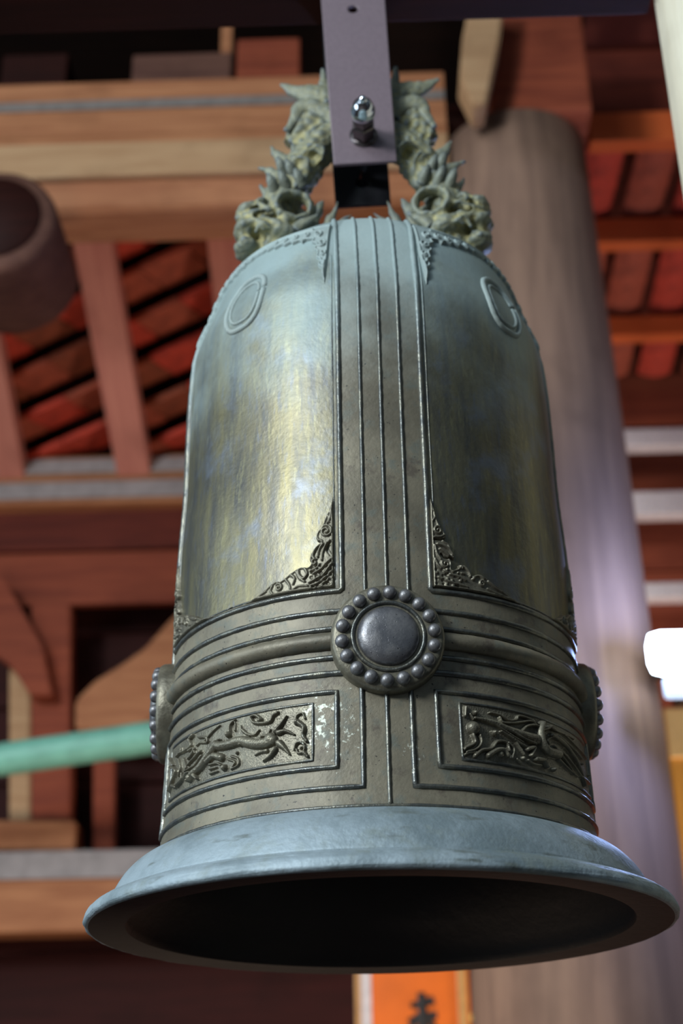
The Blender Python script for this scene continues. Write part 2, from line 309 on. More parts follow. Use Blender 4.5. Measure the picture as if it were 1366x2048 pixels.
PHOENIX = [[[[24.56,0.5264],[28.96,0.5212],[34.04,0.5062],[39.62,0.4978],[43.83,0.4957]],0.0055,0.018,0.018],[[[31.67,0.4949],[36.84,0.4677],[40.23,0.4538]],0.0039,0.0055,0.02],[[[34.01,0.5036],[38.62,0.4831],[42.21,0.4758]],0.0039,0.0055,0.024],[[[36.05,0.47],[38.3,0.4331]],0.0035,0.0047,0.016],[[[29.98,0.5135],[34.63,0.4867],[38.07,0.4703]],0.0031,0.0039,0.022],[[[36.35,0.5016],[39.99,0.4933],[43.12,0.4947]],0.0035,0.0039,0.025],[[[28.75,0.5514],[31.72,0.5487],[34.28,0.5365],[36.65,0.5434],[37.78,0.559],[41.09,0.5574],[44.88,0.5446]],0.0035,0.0051,0.016],[[[31.59,0.5402],[32.38,0.526],[35.09,0.5291],[38.35,0.5398],[41.93,0.5511],[44.18,0.5385]],0.0055,0.0043,0.016],[[[38.01,0.5065],[39.93,0.5285],[42.71,0.5405],[45.52,0.5379]],0.0055,0.0047,0.018],[[[45.81,0.553],[44.76,0.524],[45.04,0.4913],[46.69,0.4673],[49.7,0.4655],[51.68,0.4677]],0.0117,0.0172,0.024],[[[46.92,0.4846],[46.51,0.4986],[48.33,0.5116]],0.0039,0.0027,0.03],[[[49.34,0.5537],[47.57,0.541],[45.42,0.53]],0.007,0.0055,0.02],[[[50.94,0.5479],[48.23,0.5505]],0.0063,0.0047,0.018],[[[49.46,0.5244],[54.0,0.5167],[58.52,0.4967],[63.26,0.4607],[66.72,0.407]],0.0094,0.0039,0.018],[[[52.99,0.5307],[59.46,0.5125],[66.53,0.4963]],0.0043,0.0027,0.018],[[[50.03,0.4873],[54.25,0.4584],[59.16,0.4216]],0.0055,0.0031,0.018],[[[55.87,0.5482],[63.24,0.5293],[73.14,0.52]],0.0039,0.0023,0.015],[[[51.72,0.4503],[56.33,0.4309],[61.5,0.4203]],0.0047,0.0027,0.016],[[[51.19,0.5465],[57.28,0.5492],[61.99,0.551]],0.0039,0.0023,0.014],[[[53.4,0.4811],[58.99,0.4557],[64.28,0.4298]],0.0035,0.0023,0.018],[[[24.01,0.4928]],0.0227,0.0227,0.026],[[[23.74,0.4697],[24.04,0.4449],[21.57,0.4249],[20.8,0.4121]],0.007,0.0047,0.018],[[[25.56,0.4722],[25.75,0.4475],[24.26,0.4244],[21.67,0.4119]],0.0059,0.0043,0.018],[[[24.66,0.5438]],0.0094,0.0094,0.02],[[[22.31,0.5577],[21.97,0.5309]],0.0078,0.0055,0.016],[[[23.38,0.5378],[24.19,0.5226]],0.0047,0.0039,0.014],[[[29.6,0.4861]],0.0094,0.0094,0.022],[[[28.9,0.489],[30.08,0.478]],0.0039,0.0031,0.016],[[[23.9,0.4038],[25.86,0.4234],[28.34,0.4321],[30.36,0.4589],[32.89,0.4596],[33.63,0.4357]],0.007,0.0055,0.018],[[[27.48,0.4089],[29.72,0.4287],[31.92,0.4341],[33.1,0.4185]],0.0094,0.007,0.02],[[[33.66,0.4611],[35.11,0.4435],[34.38,0.4128]],0.0051,0.0035,0.016],[[[21.47,0.4056],[23.14,0.4137],[24.81,0.4159]],0.0055,0.0047,0.014],[[[31.09,0.4197]],0.0117,0.0117,0.016],[[[39.57,0.4523],[41.94,0.4628],[40.67,0.4351]],0.0078,0.0055,0.02],[[[42.32,0.4266],[45.22,0.4288],[46.38,0.4111]],0.0086,0.0055,0.018],[[[49.15,0.41]],0.0078,0.0078,0.018],[[[37.99,0.4201]],0.007,0.007,0.016],[[[39.62,0.4164],[41.24,0.4078],[43.98,0.4101]],0.0055,0.0039,0.014],[[[35.93,0.4126],[37.03,0.4028]],0.0047,0.0035,0.014],[[[66.94,0.4813]],0.0047,0.0023,0.016],[[[73.46,0.4644]],0.0055,0.0031,0.018],[[[64.28,0.4298],[73.7,0.4349]],0.0047,0.0031,0.016],[[[73.3,0.5294]],0.0039,0.0023,0.016],[[[55.35,0.3781],[60.4,0.3801],[65.83,0.3796]],0.0047,0.0031,0.014]]
CROWN = {"limb":[[-0.153,3.475],[-0.21,3.381],[-0.275,3.288],[-0.33,3.197],[-0.385,3.095],[-0.416,3.005]],"inner":[[-0.136,3.248],[-0.201,3.204],[-0.257,3.136],[-0.303,3.069]],"upper":[[-0.129,3.547],[-0.209,3.489],[-0.275,3.407],[-0.312,3.337]],"finA":[[-0.152,3.596],[-0.228,3.63],[-0.294,3.657],[-0.366,3.704]],"finB":[[-0.153,3.547],[-0.159,3.658],[-0.17,3.79]],"finC":[[-0.153,3.523],[-0.228,3.563],[-0.275,3.546],[-0.294,3.492],[-0.333,3.415]],"sp1":[[-0.34,3.255],[-0.375,3.292],[-0.404,3.346]],"sp2":[[-0.367,3.163],[-0.409,3.2],[-0.458,3.227]],"sp3":[[-0.403,3.061],[-0.431,3.096],[-0.45,3.134]],"snout":[[-0.489,2.979]],"brow":[[-0.434,3.011]],"cheek":[[-0.496,2.884]],"jaw":[[-0.49,2.801]],"jaw2":[[-0.446,2.827]],"muzzle":[[-0.347,2.852]],"lip":[[-0.41,2.859]],"core":[[-0.402,2.937]],"back":[[-0.248,2.898]],"ear":[[-0.291,3.006]],"m1":[[-0.212,2.93],[-0.184,2.997],[-0.166,3.036]],"m2":[[-0.149,2.895],[-0.126,2.955],[-0.105,3.026]],"m3":[[-0.113,2.888],[-0.076,2.926],[-0.044,2.956]],"m4":[[-0.257,2.91],[-0.221,2.931],[-0.184,2.963]],"fold1":[[-0.448,2.983],[-0.393,2.948],[-0.348,2.98]],"fold2":[[-0.429,2.904],[-0.374,2.88],[-0.311,2.878]],"fold3":[[-0.474,2.906],[-0.437,2.871],[-0.454,2.817]],"fang":[[-0.437,2.86],[-0.414,2.826]],"po1":[[-0.206,3.292]],"po2":[[-0.275,3.23]],"po3":[[-0.312,3.132]],"po4":[[-0.372,3.135]]}
# ================================================================ THE BELL
bell = empty('temple_bell', (0, 0, Z0), 'large bronze temple bell with dragon crown hanging by two steel plates from the dark beam', 'bell')
PZ = [.225, .3, .6, .95, 1.3, 1.6, 1.912, 2.162, 2.349, 2.499, 2.60, 2.68, 2.73, 2.765]
PR = [.7655, .7532, .7421, .7347, .7317, .7192, .7175, .707, .6507, .6006, .5166, .42, .30, .0001]
CZ = .770                                     # height of the bosses
BAND = 2.9                                    # azimuth of the front band, degrees
def rad(z): return pchip(PZ, PR, np.asarray(z, float))
def surf(th, z, off=0.0):                     # azimuth in degrees, height in units -> point, normal (metres, bell frame)
    th = np.radians(np.asarray(th, float)); z = np.asarray(z, float); r = rad(z); dr = (rad(z + .002) - rad(z - .002)) / .004
    n = np.stack([np.sin(th), -np.cos(th), -dr], -1); n /= np.linalg.norm(n, axis=-1)[..., None]
    p = np.stack([r * np.sin(th), -r * np.cos(th), z], -1)
    return (p + n * np.asarray(off)[..., None]) * S, n
zs = np.concatenate([np.linspace(.215, 1.6, 50), np.linspace(1.62, 2.55, 60), np.linspace(2.56, 2.765, 24)])
V, F = lathe([(float(rad(z)) * S, z * S) for z in zs], 360)
body = mesh('bell_body', V, F, MAT['body'], bell)
Vn = np.array(V); az = (np.degrees(np.arctan2(Vn[:, 0], -Vn[:, 1])) - BAND - .9 + 45) % 90 - 45; zz_ = Vn[:, 2] / S
pm = np.clip((np.abs(az) - 11.8) / 1.0, 0, 1) * np.clip((zz_ - .955) / .02, 0, 1)
body.data.attributes.new('panel', 'FLOAT', 'POINT').data.foreach_set('value', pm.astype(np.float32))
inner = [(.984, -.0022), (.975, -.0024), (.92, -.0004), (.864, .005), (.86, .006), (.855, .03), (.83, .075), (.77, .15), (.70, .26), (.665, .45), (.655, 1.0), (.645, 1.8), (.61, 2.2), (.5, 2.45), (.3, 2.58), (.0005, 2.62)]
V, F = lathe([(r * S, z * S) for r, z in inner], 192); F = [f[::-1] for f in F]
mesh('bell_interior', V, F, MAT['inside'], bell)
def flare(pts):
    p = spline(pts, 6); return p
fl = np.vstack([flare([(.72, .245), (.757, .236), (.775, .228), (.806, .214), (.844, .19), (.880, .153), (.905, .112), (.918, .084)]),
                [(.922, .076), (.9225, .0695), (.931, .0715), (.9325, .0665), (.944, .0655), (.9455, .060)], flare([(.955, .060), (.970, .055), (.982, .047), (.992, .038), (.999, .024), (1.001, .010), (.994, .001), (.985, -.002)]),
                [(.980, -.002)]])
V, F = lathe([(r * S, z * S) for r, z in fl], 320)
rn = random.Random(3); V = np.array(V); nz = np.array([rn.uniform(-1, 1) for _ in range(320)]); nz = (nz + np.roll(nz, 1) + np.roll(nz, 2)) / 3
m = len(fl)
for i in range(320):                                         # slightly hammered, uneven lip
    for j in range(m):
        if fl[j][0] > .975: V[i * m + j] *= 1 + .0034 * nz[i] + .0016 * nz[(i * 7 + j * 13) % 320]
mesh('flared_rim', V, F, MAT['rim'], bell)

# raised lines cast on the surface
def ridge(name, path, w, h, parent=bell, mat='ridge', closed=False, seed=0):
    """half-round moulding of half-width w and height h (units) along (azimuth, height) points"""
    rr = random.Random(seed); path = np.array(path, float); n = len(path)
    P, N = surf(path[:, 0], path[:, 1])
    T = (np.roll(P, -1, 0) - np.roll(P, 1, 0)) if closed else np.gradient(P, axis=0)
    T /= np.linalg.norm(T, axis=1)[:, None] + 1e-12; B = np.cross(T, N)
    K = 9; V = []
    wob = np.array([rr.uniform(-1, 1) for _ in range(n)])
    for i in range(n):
        k = 1 + min(.10, .0008 / w) * wob[i]
        for q in range(K):
            a = math.pi * q / (K - 1)
            V.append(P[i] + B[i] * math.cos(a) * w * S * k + N[i] * (math.sin(a) * h * k - .0022) * S)
    F = grid_faces(n, K, wrap_n=closed)
    if not closed: F += [tuple(range(K)), tuple(range(n * K - 1, (n - 1) * K - 1, -1))]
    return mesh(name, V, F, MAT[mat], parent)
def seg(a, b, n): return [(a[0] + (b[0] - a[0]) * t, a[1] + (b[1] - a[1]) * t) for t in np.linspace(0, 1, n, endpoint=False)]
def polyl(pts, step=.02, closed=False):
    out = []; Q = pts + [pts[0]] if closed else pts
    for a, b in zip(Q, Q[1:]):
        d = math.hypot(math.radians(b[0] - a[0]) * .74, b[1] - a[1]); out += seg(a, b, max(2, int(d / step)))
    if not closed: out.append(pts[-1])
    return out
for i, (z, ww, hh) in enumerate([(.880, .010, .0115), (.820, .0095, .011), (.721, .010, .0125), (.668, .011, .013), (.234, .008, .010)]):
    ridge('ring_ridge', [(a, z) for a in np.linspace(0, 360, 240, endpoint=False)], ww, hh, closed=True, seed=i)
ridge('waist_band', [(a, CZ + .007) for a in np.linspace(0, 360, 240, endpoint=False)], .030, .034, mat='body', closed=True)
def lin(off, z): return BAND + .8 + off * .7175 / max(float(rad(z)), .3)   # keeps the band's lines evenly spaced over the shoulder
zt = np.concatenate([np.linspace(.90, 2.2, 70), np.linspace(2.22, 2.66, 40)])
parts = []
for off in (-5.6, 0, 5.6): parts.append(ridge('vertical_ridge', [(lin(off, z), z) for z in zt], .0075, .010, seed=int(off + 9)))
zl = np.linspace(.236, .70, 40)
parts.append(ridge('vertical_ridge', [(BAND, z) for z in zl], .0075, .010))
# panel frame: down beside the band, along the waist, up beside the next band
top = [(lin(11.6, z), z) for z in zt[::-1] if z > .975]
top2 = [(lin(-11.6, z) + 90, z) for z in zt if z > .975]
fr = top + [(lin(11.6, .96), .958)] + polyl([(BAND + 12.6, .951), (BAND + 90 - 11.2, .951)], .03) + [(lin(-11.6, .96) + 90, .958)] + top2
parts.append(ridge('panel_frame', fr, .0105, .0125))
fine = [(a + (1.75 if i < len(fr) / 2 else -1.75), z + (.0 if z > .99 else .017)) for i, (a, z) in enumerate(fr) if z < 2.35 and z > .94 and not (z < .975 and (a < BAND + 13.6 or a > BAND + 90 - 13.6))]
parts.append(ridge('fine_frame_line', [p for p in fine if p[1] > .965 or True], .0035, .005))
parts.append(ridge('outer_frame_line', polyl([(BAND + 5.95, .66), (BAND + 5.95, .297), (BAND + 84.05, .297), (BAND + 84.05, .66)]), .009, .012))
parts.append(ridge('inner_frame_line', polyl([(BAND + 12.1, .606), (BAND + 12.1, .363), (BAND + 77.9, .363), (BAND + 77.9, .606)], closed=True), .009, .012, closed=True))
parts.append(ridge('relief_border', polyl([(BAND + 18.0, .574), (BAND + 18.0, .390), (BAND + 72.0, .390), (BAND + 72.0, .574)], closed=True), .0055, .008, closed=True))
for o in parts:
    for k in (1, 2, 3): copy(o, bell, rz=k * math.pi / 2)

# ---------------------------------------------------------------- modelled reliefs as fine height fields on the bell
def field(a0, a1, z0, z1, na, nz, strokes, base=0.0, rough=0.0, seed=1):
    A, Z = np.meshgrid(np.linspace(a0, a1, na), np.linspace(z0, z1, nz), indexing='ij')
    rm = float(rad((z0 + z1) / 2)); X = np.radians(A) * rm; H = np.full(A.shape, base)
    for pts, w0, w1, h in strokes:
        p = np.array(pts, float); p = np.stack([np.radians(p[:, 0]) * rm, p[:, 1]], 1)
        q = spline(p, 7) if len(p) > 1 else np.vstack([p, p + 1e-6]); n = len(q)
        for i in range(n - 1):
            a, b = q[i], q[i + 1]; w = w0 + (w1 - w0) * (i + .5) / max(1, n - 1)
            x0, x1 = min(a[0], b[0]) - w, max(a[0], b[0]) + w; y0, y1 = min(a[1], b[1]) - w, max(a[1], b[1]) + w
            i0, i1 = np.searchsorted(X[:, 0], x0), np.searchsorted(X[:, 0], x1); j0, j1 = np.searchsorted(Z[0], y0), np.searchsorted(Z[0], y1)
            if i1 <= i0 or j1 <= j0: continue
            xx = X[i0:i1, j0:j1] - a[0]; yy = Z[i0:i1, j0:j1] - a[1]; d = b - a; L = d @ d + 1e-12
            t = np.clip((xx * d[0] + yy * d[1]) / L, 0, 1); dd = np.hypot(xx - t * d[0], yy - t * d[1]) / w
            hh = h * np.sqrt(np.clip(1 - dd ** 2, 0, 1)) * min(1, .55 + w / .02)
            H[i0:i1, j0:j1] = np.maximum(H[i0:i1, j0:j1], base + hh)
    if rough:
        g = np.random.default_rng(seed).normal(0, 1, A.shape); 
        for _ in range(2): g = (g + np.roll(g, 1, 0) + np.roll(g, -1, 0) + np.roll(g, 1, 1) + np.roll(g, -1, 1)) / 5
        H = H + rough * g
    return A, Z, H
def patch(name, A, Z, H, parent=bell, mat='relief', cut=None):
    P, _ = surf(A, Z, H); n, m = A.shape; F = grid_faces(n, m)
    if cut is not None:
        keep = H > cut; F = [f for f in F if any(keep.flat[i] for i in f)]
        used = sorted({i for f in F for i in f}); mp = {u: k for k, u in enumerate(used)}; P = P.reshape(-1, 3)[used]; F = [tuple(mp[i] for i in f) for f in F]
    return mesh(name, P.reshape(-1, 3), F, MAT[mat], parent)
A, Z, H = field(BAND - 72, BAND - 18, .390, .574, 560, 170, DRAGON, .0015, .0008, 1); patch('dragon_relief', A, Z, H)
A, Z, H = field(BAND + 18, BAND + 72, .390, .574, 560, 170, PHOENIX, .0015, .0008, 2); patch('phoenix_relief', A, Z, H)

def poly_sdf(px, py, poly):
    poly = np.array(poly, float); d = np.full(px.shape, 1e9); ins = np.zeros(px.shape, bool); n = len(poly)
    for i in range(n):
        a, b = poly[i], poly[(i + 1) % n]; e = b - a; wx, wy = px - a[0], py - a[1]
        t = np.clip((wx * e[0] + wy * e[1]) / (e @ e + 1e-12), 0, 1); d = np.minimum(d, np.hypot(wx - t * e[0], wy - t * e[1]))
        c = ((a[1] <= py) != (b[1] <= py)) & (px < (b[0] - a[0]) * (py - a[1]) / (b[1] - a[1] + 1e-15) + a[0]); ins ^= c
    return np.where(ins, d, -d)
def spiral(cx, cy, r, turns, a0=0, sgn=1, n=14):
    return [(cx + r * (1 - .82 * k / n) * math.cos(a0 + sgn * turns * 6.283 * k / n), cy + r * (1 - .82 * k / n) * math.sin(a0 + sgn * turns * 6.283 * k / n)) for k in range(n + 1)]
def scroll(name, outline, strokes, a_line, sign, z_base, zsgn=1, edge=.006, h0=.009):
    """corner ornament in local (a, b): a = distance along the girth from the frame line, b = distance from the waist"""
    o = spline(outline + [outline[0]], 5)[:-1]
    amax = o[:, 0].max() + .01; bmax = o[:, 1].max() + .01; na, nb = int(amax / .0022), int(bmax / .0022)
    zz0, zz1 = (z_base, z_base + bmax) if zsgn > 0 else (z_base - bmax, z_base)
    rm = float(rad((zz0 + zz1) / 2)); deg = math.degrees(1 / rm)
    st = [([(p[0] * deg, p[1]) for p in s[0]], s[1], s[2], s[3]) for s in strokes]
    a = np.linspace(0, amax, na); b = np.linspace(0, bmax, nb); AA, BB = np.meshgrid(a, b, indexing='ij')
    sd = poly_sdf(AA, BB, o); H = np.clip(sd / edge, 0, 1); H = h0 * H * H * (3 - 2 * H)
    lipm = np.clip(1 - np.abs(sd - .0045) / .0045, 0, 1); H = H + .006 * np.sqrt(lipm) * (sd > 0)
    X = AA
    for pts, w0, w1, h in strokes:
        q = spline(np.array(pts, float), 6) if len(pts) > 1 else np.array([pts[0], pts[0]]) + [[0, 0], [1e-6, 0]]
        for i in range(len(q) - 1):
            p0, p1 = q[i], q[i + 1]; w = w0 + (w1 - w0) * i / max(1, len(q) - 1); e = p1 - p0
            t = np.clip(((AA - p0[0]) * e[0] + (BB - p0[1]) * e[1]) / (e @ e + 1e-12), 0, 1)
            dd = np.hypot(AA - p0[0] - t * e[0], BB - p0[1] - t * e[1]) / w
            k = h * np.sqrt(np.clip(1 - dd ** 2, 0, 1))
            H = np.where((dd < 1) & (sd > -.002), np.maximum(H, h0 * (1 if h > 0 else 0) * np.clip(sd / edge, 0, 1) + k), H) if h > 0 else H + k * (sd > 0)
    H = np.where(sd <= 0, -.003, H)
    A = a_line + sign * AA * deg; Z = z_base + zsgn * BB
    flip = sign * zsgn < 0
    if flip: A, Z, H = A[::-1], Z[::-1], H[::-1]
    return patch(name, A, Z, H, cut=-.002)
out_l = [(.002, .0), (.002, .316), (.012, .300), (.022, .275), (.031, .255), (.044, .222), (.058, .205), (.063, .188), (.058, .172), (.047, .165), (.062, .152), (.076, .136), (.086, .112), (.081, .095), (.090, .083),
         (.116, .086), (.148, .072), (.172, .056), (.19, .048), (.20, .052), (.216, .047), (.24, .033), (.262, .020), (.295, .008), (.33, .0)]
st_l = [(spiral(.028, .203, .022, 1.6, 1.4), .0042, .003, .008), ([(.010, .285), (.014, .25), (.024, .232)], .004, .003, .006), ([(.02, .262), (.016, .235)], .003, .003, .005),
        ([(.044, .163), (.06, .148), (.072, .120), (.066, .105)], .005, .004, .009), ([(.038, .158), (.050, .140), (.056, .112)], .004, .003, .008), ([(.025, .16), (.038, .13), (.042, .100)], .004, .003, .008), ([(.012, .165), (.024, .140), (.012, .115)], .006, .004, -.006),
        (spiral(.066, .094, .012, 1.0, 2.0, -1), .0034, .003, .008), ([(.10, .078), (.092, .058), (.104, .042), (.118, .055), (.122, .072)], .005, .004, .009), ([(.13, .072), (.118, .045), (.10, .030)], .004, .003, .008),
        ([(.148, .062), (.135, .048), (.14, .028)], .005, .003, .008), (spiral(.192, .025, .014, 1.3, 1.0), .0038, .003, .008), ([(.168, .05), (.155, .03), (.150, .012)], .004, .003, .007), ([(.215, .038), (.222, .02), (.215, .008)], .004, .003, .007),
        ([(.24, .022), (.262, .012), (.285, .005)], .004, .002, .006), ([(.005, .085), (.02, .072), (.035, .05), (.06, .035), (.085, .024)], .006, .004, .009), ([(.012, .10), (.03, .085), (.045, .068), (.07, .055)], .004, .004, .008),
        ([(.01, .055), (.03, .038), (.055, .020), (.08, .012)], .005, .003, .008), ([(.02, .03), (.04, .015)], .004, .003, .008), ([(.09, .014), (.12, .018), (.14, .010)], .004, .003, .007), ([(.05, .085), (.062, .072), (.08, .066)], .004, .003, .008)]
for k in range(25):
    st_l.append(([(.012 + .016 * (k % 5) + random.uniform(-.005, .005), .012 + .016 * (k // 5) + random.uniform(-.005, .005))], .006, .006, random.choice([-.004, -.004, .006])))
out_r = [(.002, .0), (.002, .312), (.014, .300), (.020, .275), (.026, .245), (.040, .215), (.050, .200), (.054, .185), (.046, .172), (.062, .163), (.072, .140), (.080, .122), (.078, .106), (.062, .112), (.07, .094), (.068, .07),
         (.09, .078), (.094, .088), (.108, .092), (.128, .082), (.142, .060), (.158, .064), (.176, .068), (.198, .058), (.22, .046), (.245, .036), (.265, .024), (.30, .010), (.345, .0)]
st_r = [(spiral(.026, .205, .016, 1.3, 1.0), .0042, .003, .009), ([(.012, .285), (.018, .26), (.010, .24)], .004, .003, .007), ([(.012, .18), (.03, .182), (.05, .192)], .004, .004, .008), ([(.01, .172), (.03, .172), (.046, .176)], .003, .003, -.006),
        ([(.022, .155), (.04, .152), (.058, .142), (.072, .122)], .006, .004, .009), ([(.03, .138), (.045, .128), (.06, .115)], .005, .003, .009), ([(.034, .12), (.044, .11), (.06, .108)], .005, .003, -.008),
        (spiral(.045, .085, .014, 1.2, 2.5), .004, .003, .009), ([(.012, .15), (.018, .12), (.030, .10)], .005, .003, .008), ([(.01, .1), (.022, .075), (.05, .055)], .005, .004, .008), (spiral(.094, .078, .011, .9, 0), .004, .003, .009),
        ([(.11, .085), (.125, .07), (.132, .052)], .005, .004, .009), ([(.142, .045), (.15, .058), (.165, .062), (.18, .052)], .006, .005, .010), (spiral(.175, .034, .012, 1.3, .5), .004, .003, .009), ([(.2, .046), (.225, .03), (.25, .02)], .005, .003, .008),
        ([(.195, .02), (.22, .012), (.26, .008)], .004, .003, .007), ([(.06, .05), (.09, .045), (.115, .035)], .005, .004, .008), ([(.02, .035), (.06, .022), (.12, .012)], .005, .004, .008), ([(.09, .06), (.11, .058)], .004, .004, .008)]
for k in range(20):
    st_r.append(([(.012 + .02 * (k % 5) + random.uniform(-.006, .006), .012 + .017 * (k // 5) + random.uniform(-.005, .005))], .006, .006, random.choice([-.004, .006])))
lo = [scroll('corner_scroll', out_r, st_r, BAND + 12.6, 1, .963), scroll('corner_scroll', out_l, st_l, BAND + 90 - 12.2, -1, .963)]
out_t = [(.002, .0), (.002, .33), (.010, .322), (.018, .295), (.018, .27), (.035, .245), (.030, .215), (.046, .195), (.045, .165), (.06, .145), (.052, .12), (.075, .10), (.07, .085), (.10, .078), (.115, .088), (.13, .072), (.16, .076), (.17, .064), (.2, .07), (.215, .056),
         (.25, .062), (.26, .048), (.29, .054), (.31, .04), (.36, .045), (.41, .03), (.46, .03), (.46, .0)]
st_t = [(spiral(.028, .12, .02, 1.2, .5), .005, .004, .009), (spiral(.02, .18, .015, 1.2, 1), .0045, .004, .009), (spiral(.05, .06, .018, 1.2, 2), .005, .004, .009), ([(.006, .31), (.012, .27), (.008, .23)], .005, .004, .008), ([(.01, .24), (.024, .225)], .005, .004, .008),
        (spiral(.1, .05, .015, 1.1, 1), .0045, .004, .009), (spiral(.15, .045, .014, 1.1, 1), .0045, .004, .009), (spiral(.2, .04, .013, 1.1, 1), .0045, .004, .009), (spiral(.25, .034, .012, 1.1, 1), .0045, .004, .009), ([(.08, .02), (.2, .015), (.4, .01)], .006, .005, .008)]
tops = [scroll('shoulder_scroll', out_t, st_t, BAND + 15.5, 1, 2.535, -1), scroll('shoulder_scroll', out_t, st_t, BAND + 90 - 14.5, -1, 2.535, -1)]
# oval cartouche outline, two rings open at the top
ov = []
for rr_, ww, hh in ((1.0, .012, .013), (.74, .007, .010)):
    pts = [(BAND + 45 + 1.2 + 7.6 * rr_ * math.copysign(abs(math.cos(a)) ** .75, math.cos(a)), 2.225 + .128 * rr_ * math.copysign(abs(math.sin(a)) ** .85, math.sin(a))) for a in np.linspace(.25, 2 * math.pi - .1 + .25, 70)]
    ov.append(ridge('oval_cartouche', pts, ww, hh, mat='body'))
for o in lo + tops + ov:
    for k in (1, 2, 3): copy(o, bell, rz=k * math.pi / 2)

# ---------------------------------------------------------------- the four striking bosses
def boss_disc():
    pr = [(.182, -.03), (.182, .012), (.180, .030), (.174, .040), (.165, .0445), (.120, .046), (.0005, .046)]
    V, F = lathe([(r * S, z * S) for r, z in pr], 72); return V, F
def face_out(V):                               # lathe axis z -> bell's outward direction (-y), z stays up
    V = np.array(V); return np.stack([V[:, 0], -V[:, 2], V[:, 1]], 1)
V, F = boss_disc(); rb = float(rad(CZ))
bz = R(BAND + .6)
bp = Vector((math.sin(bz) * rb * S, -math.cos(bz) * rb * S, CZ * S))
boss = mesh('striking_boss', face_out(V), F, MAT['relief'], bell, loc=bp, rot=(0, 0, bz))
V, F = lathe([(r * S, z * S) for r, z in [(.100, .040), (.099, .050), (.094, .060), (.084, .068), (.066, .074), (.040, .0775), (.015, .079), (.0005, .079)]], 56)
mesh('boss_dome', face_out(V), F, MAT['boss'], boss)
a = np.linspace(0, 2 * math.pi, 73)[:-1]; K = 10
V = [((.1135 + .0075 * math.cos(q)) * S * math.cos(t), (.1135 + .0075 * math.cos(q)) * S * math.sin(t), (.046 + .0085 * math.sin(q)) * S) for t in a for q in np.linspace(0, 2 * math.pi, K, endpoint=False)]
mesh('boss_ring', face_out(V), grid_faces(72, K, True, True), MAT['ridge'], boss)
V, F = lathe([(r * S, z * S) for r, z in [(.0225, -.004), (.0222, .004), (.0205, .012), (.016, .018), (.009, .0215), (.0003, .0228)]], 18)
sv = face_out(V)
stud0 = None
for k in range(18):
    t = 2 * math.pi * (k + .35) / 18; loc = (.1475 * S * math.cos(t), -.0455 * S, .1475 * S * math.sin(t))
    if stud0 is None: stud0 = mesh('stud', sv, F, MAT['boss'], boss, loc=loc)
    else: copy(stud0, boss, loc=loc)
for k in (1, 2, 3):
    c = copy(boss, bell); a_ = bz + k * math.pi / 2
    c.location = (math.sin(a_) * rb * S, -math.cos(a_) * rb * S, CZ * S); c.rotation_euler = (0, 0, a_)

# ---------------------------------------------------------------- crown: two dragons back to back, bodies joined in a loop
class Clay:
    def __init__(s): s.V = []; s.F = []
    def add(s, V, F): o = len(s.V); s.V += [tuple(v) for v in V]; s.F += [tuple(i + o for i in f) for f in F]
    def ball(s, c, r, rot=0.0):
        bm = bmesh.new(); bmesh.ops.create_uvsphere(bm, u_segments=16, v_segments=10, radius=1)
        mt = Matrix.Translation(Vector(c) * S) @ Matrix.Rotation(rot, 4, 'Y') @ Matrix.Diagonal((r[0] * S, r[1] * S, r[2] * S, 1))
        s.add([mt @ v.co for v in bm.verts], [tuple(v.index for v in f.verts) for f in bm.faces]); bm.free()
    def limb(s, pts, radii, sy=1.0, n=12):
        P = spline(np.array(pts, float), 6); r = np.interp(np.linspace(0, 1, len(P)), np.linspace(0, 1, len(radii)), radii)
        s.add(*tube(P * S, r * S, n, sy))
    def build(s, name, mat, parent, voxel=.0042, smooth=3, tex=0.0):
        me = bpy.data.meshes.new(name); me.from_pydata(s.V, [], s.F); me.update()
        o = bpy.data.objects.new(name, me); C.objects.link(o)
        md = o.modifiers.new('r', 'REMESH'); md.mode = 'VOXEL'; md.voxel_size = voxel
        if tex:
            tx = bpy.data.textures.new('carving', 'VORONOI'); tx.noise_scale = .016; tx.distance_metric = 'DISTANCE'; tx.weight_1 = -1; tx.weight_2 = 1
            dm = o.modifiers.new('d', 'DISPLACE'); dm.texture = tx; dm.texture_coords = 'LOCAL'; dm.strength = tex; dm.mid_level = .35
        if smooth: sm = o.modifiers.new('s', 'SMOOTH'); sm.factor = .5; sm.iterations = smooth
        dg = bpy.context.evaluated_depsgraph_get(); me2 = bpy.data.meshes.new_from_object(o.evaluated_get(dg))
        bpy.data.objects.remove(o); bpy.data.meshes.remove(me); me2.name = name
        me2.materials.clear(); me2.materials.append(mat); me2.shade_smooth()
        ob = bpy.data.objects.new(name, me2); C.objects.link(ob); ob.parent = parent; return ob
K_ = CROWN
def at3(k, y=-.02, i=None):
    return [(p[0], y, p[1]) for p in K_[k]] if i is None else (K_[k][i][0], y, K_[k][i][1])
loop = Clay()                                     # bodies: a loop that passes between the two hanger plates
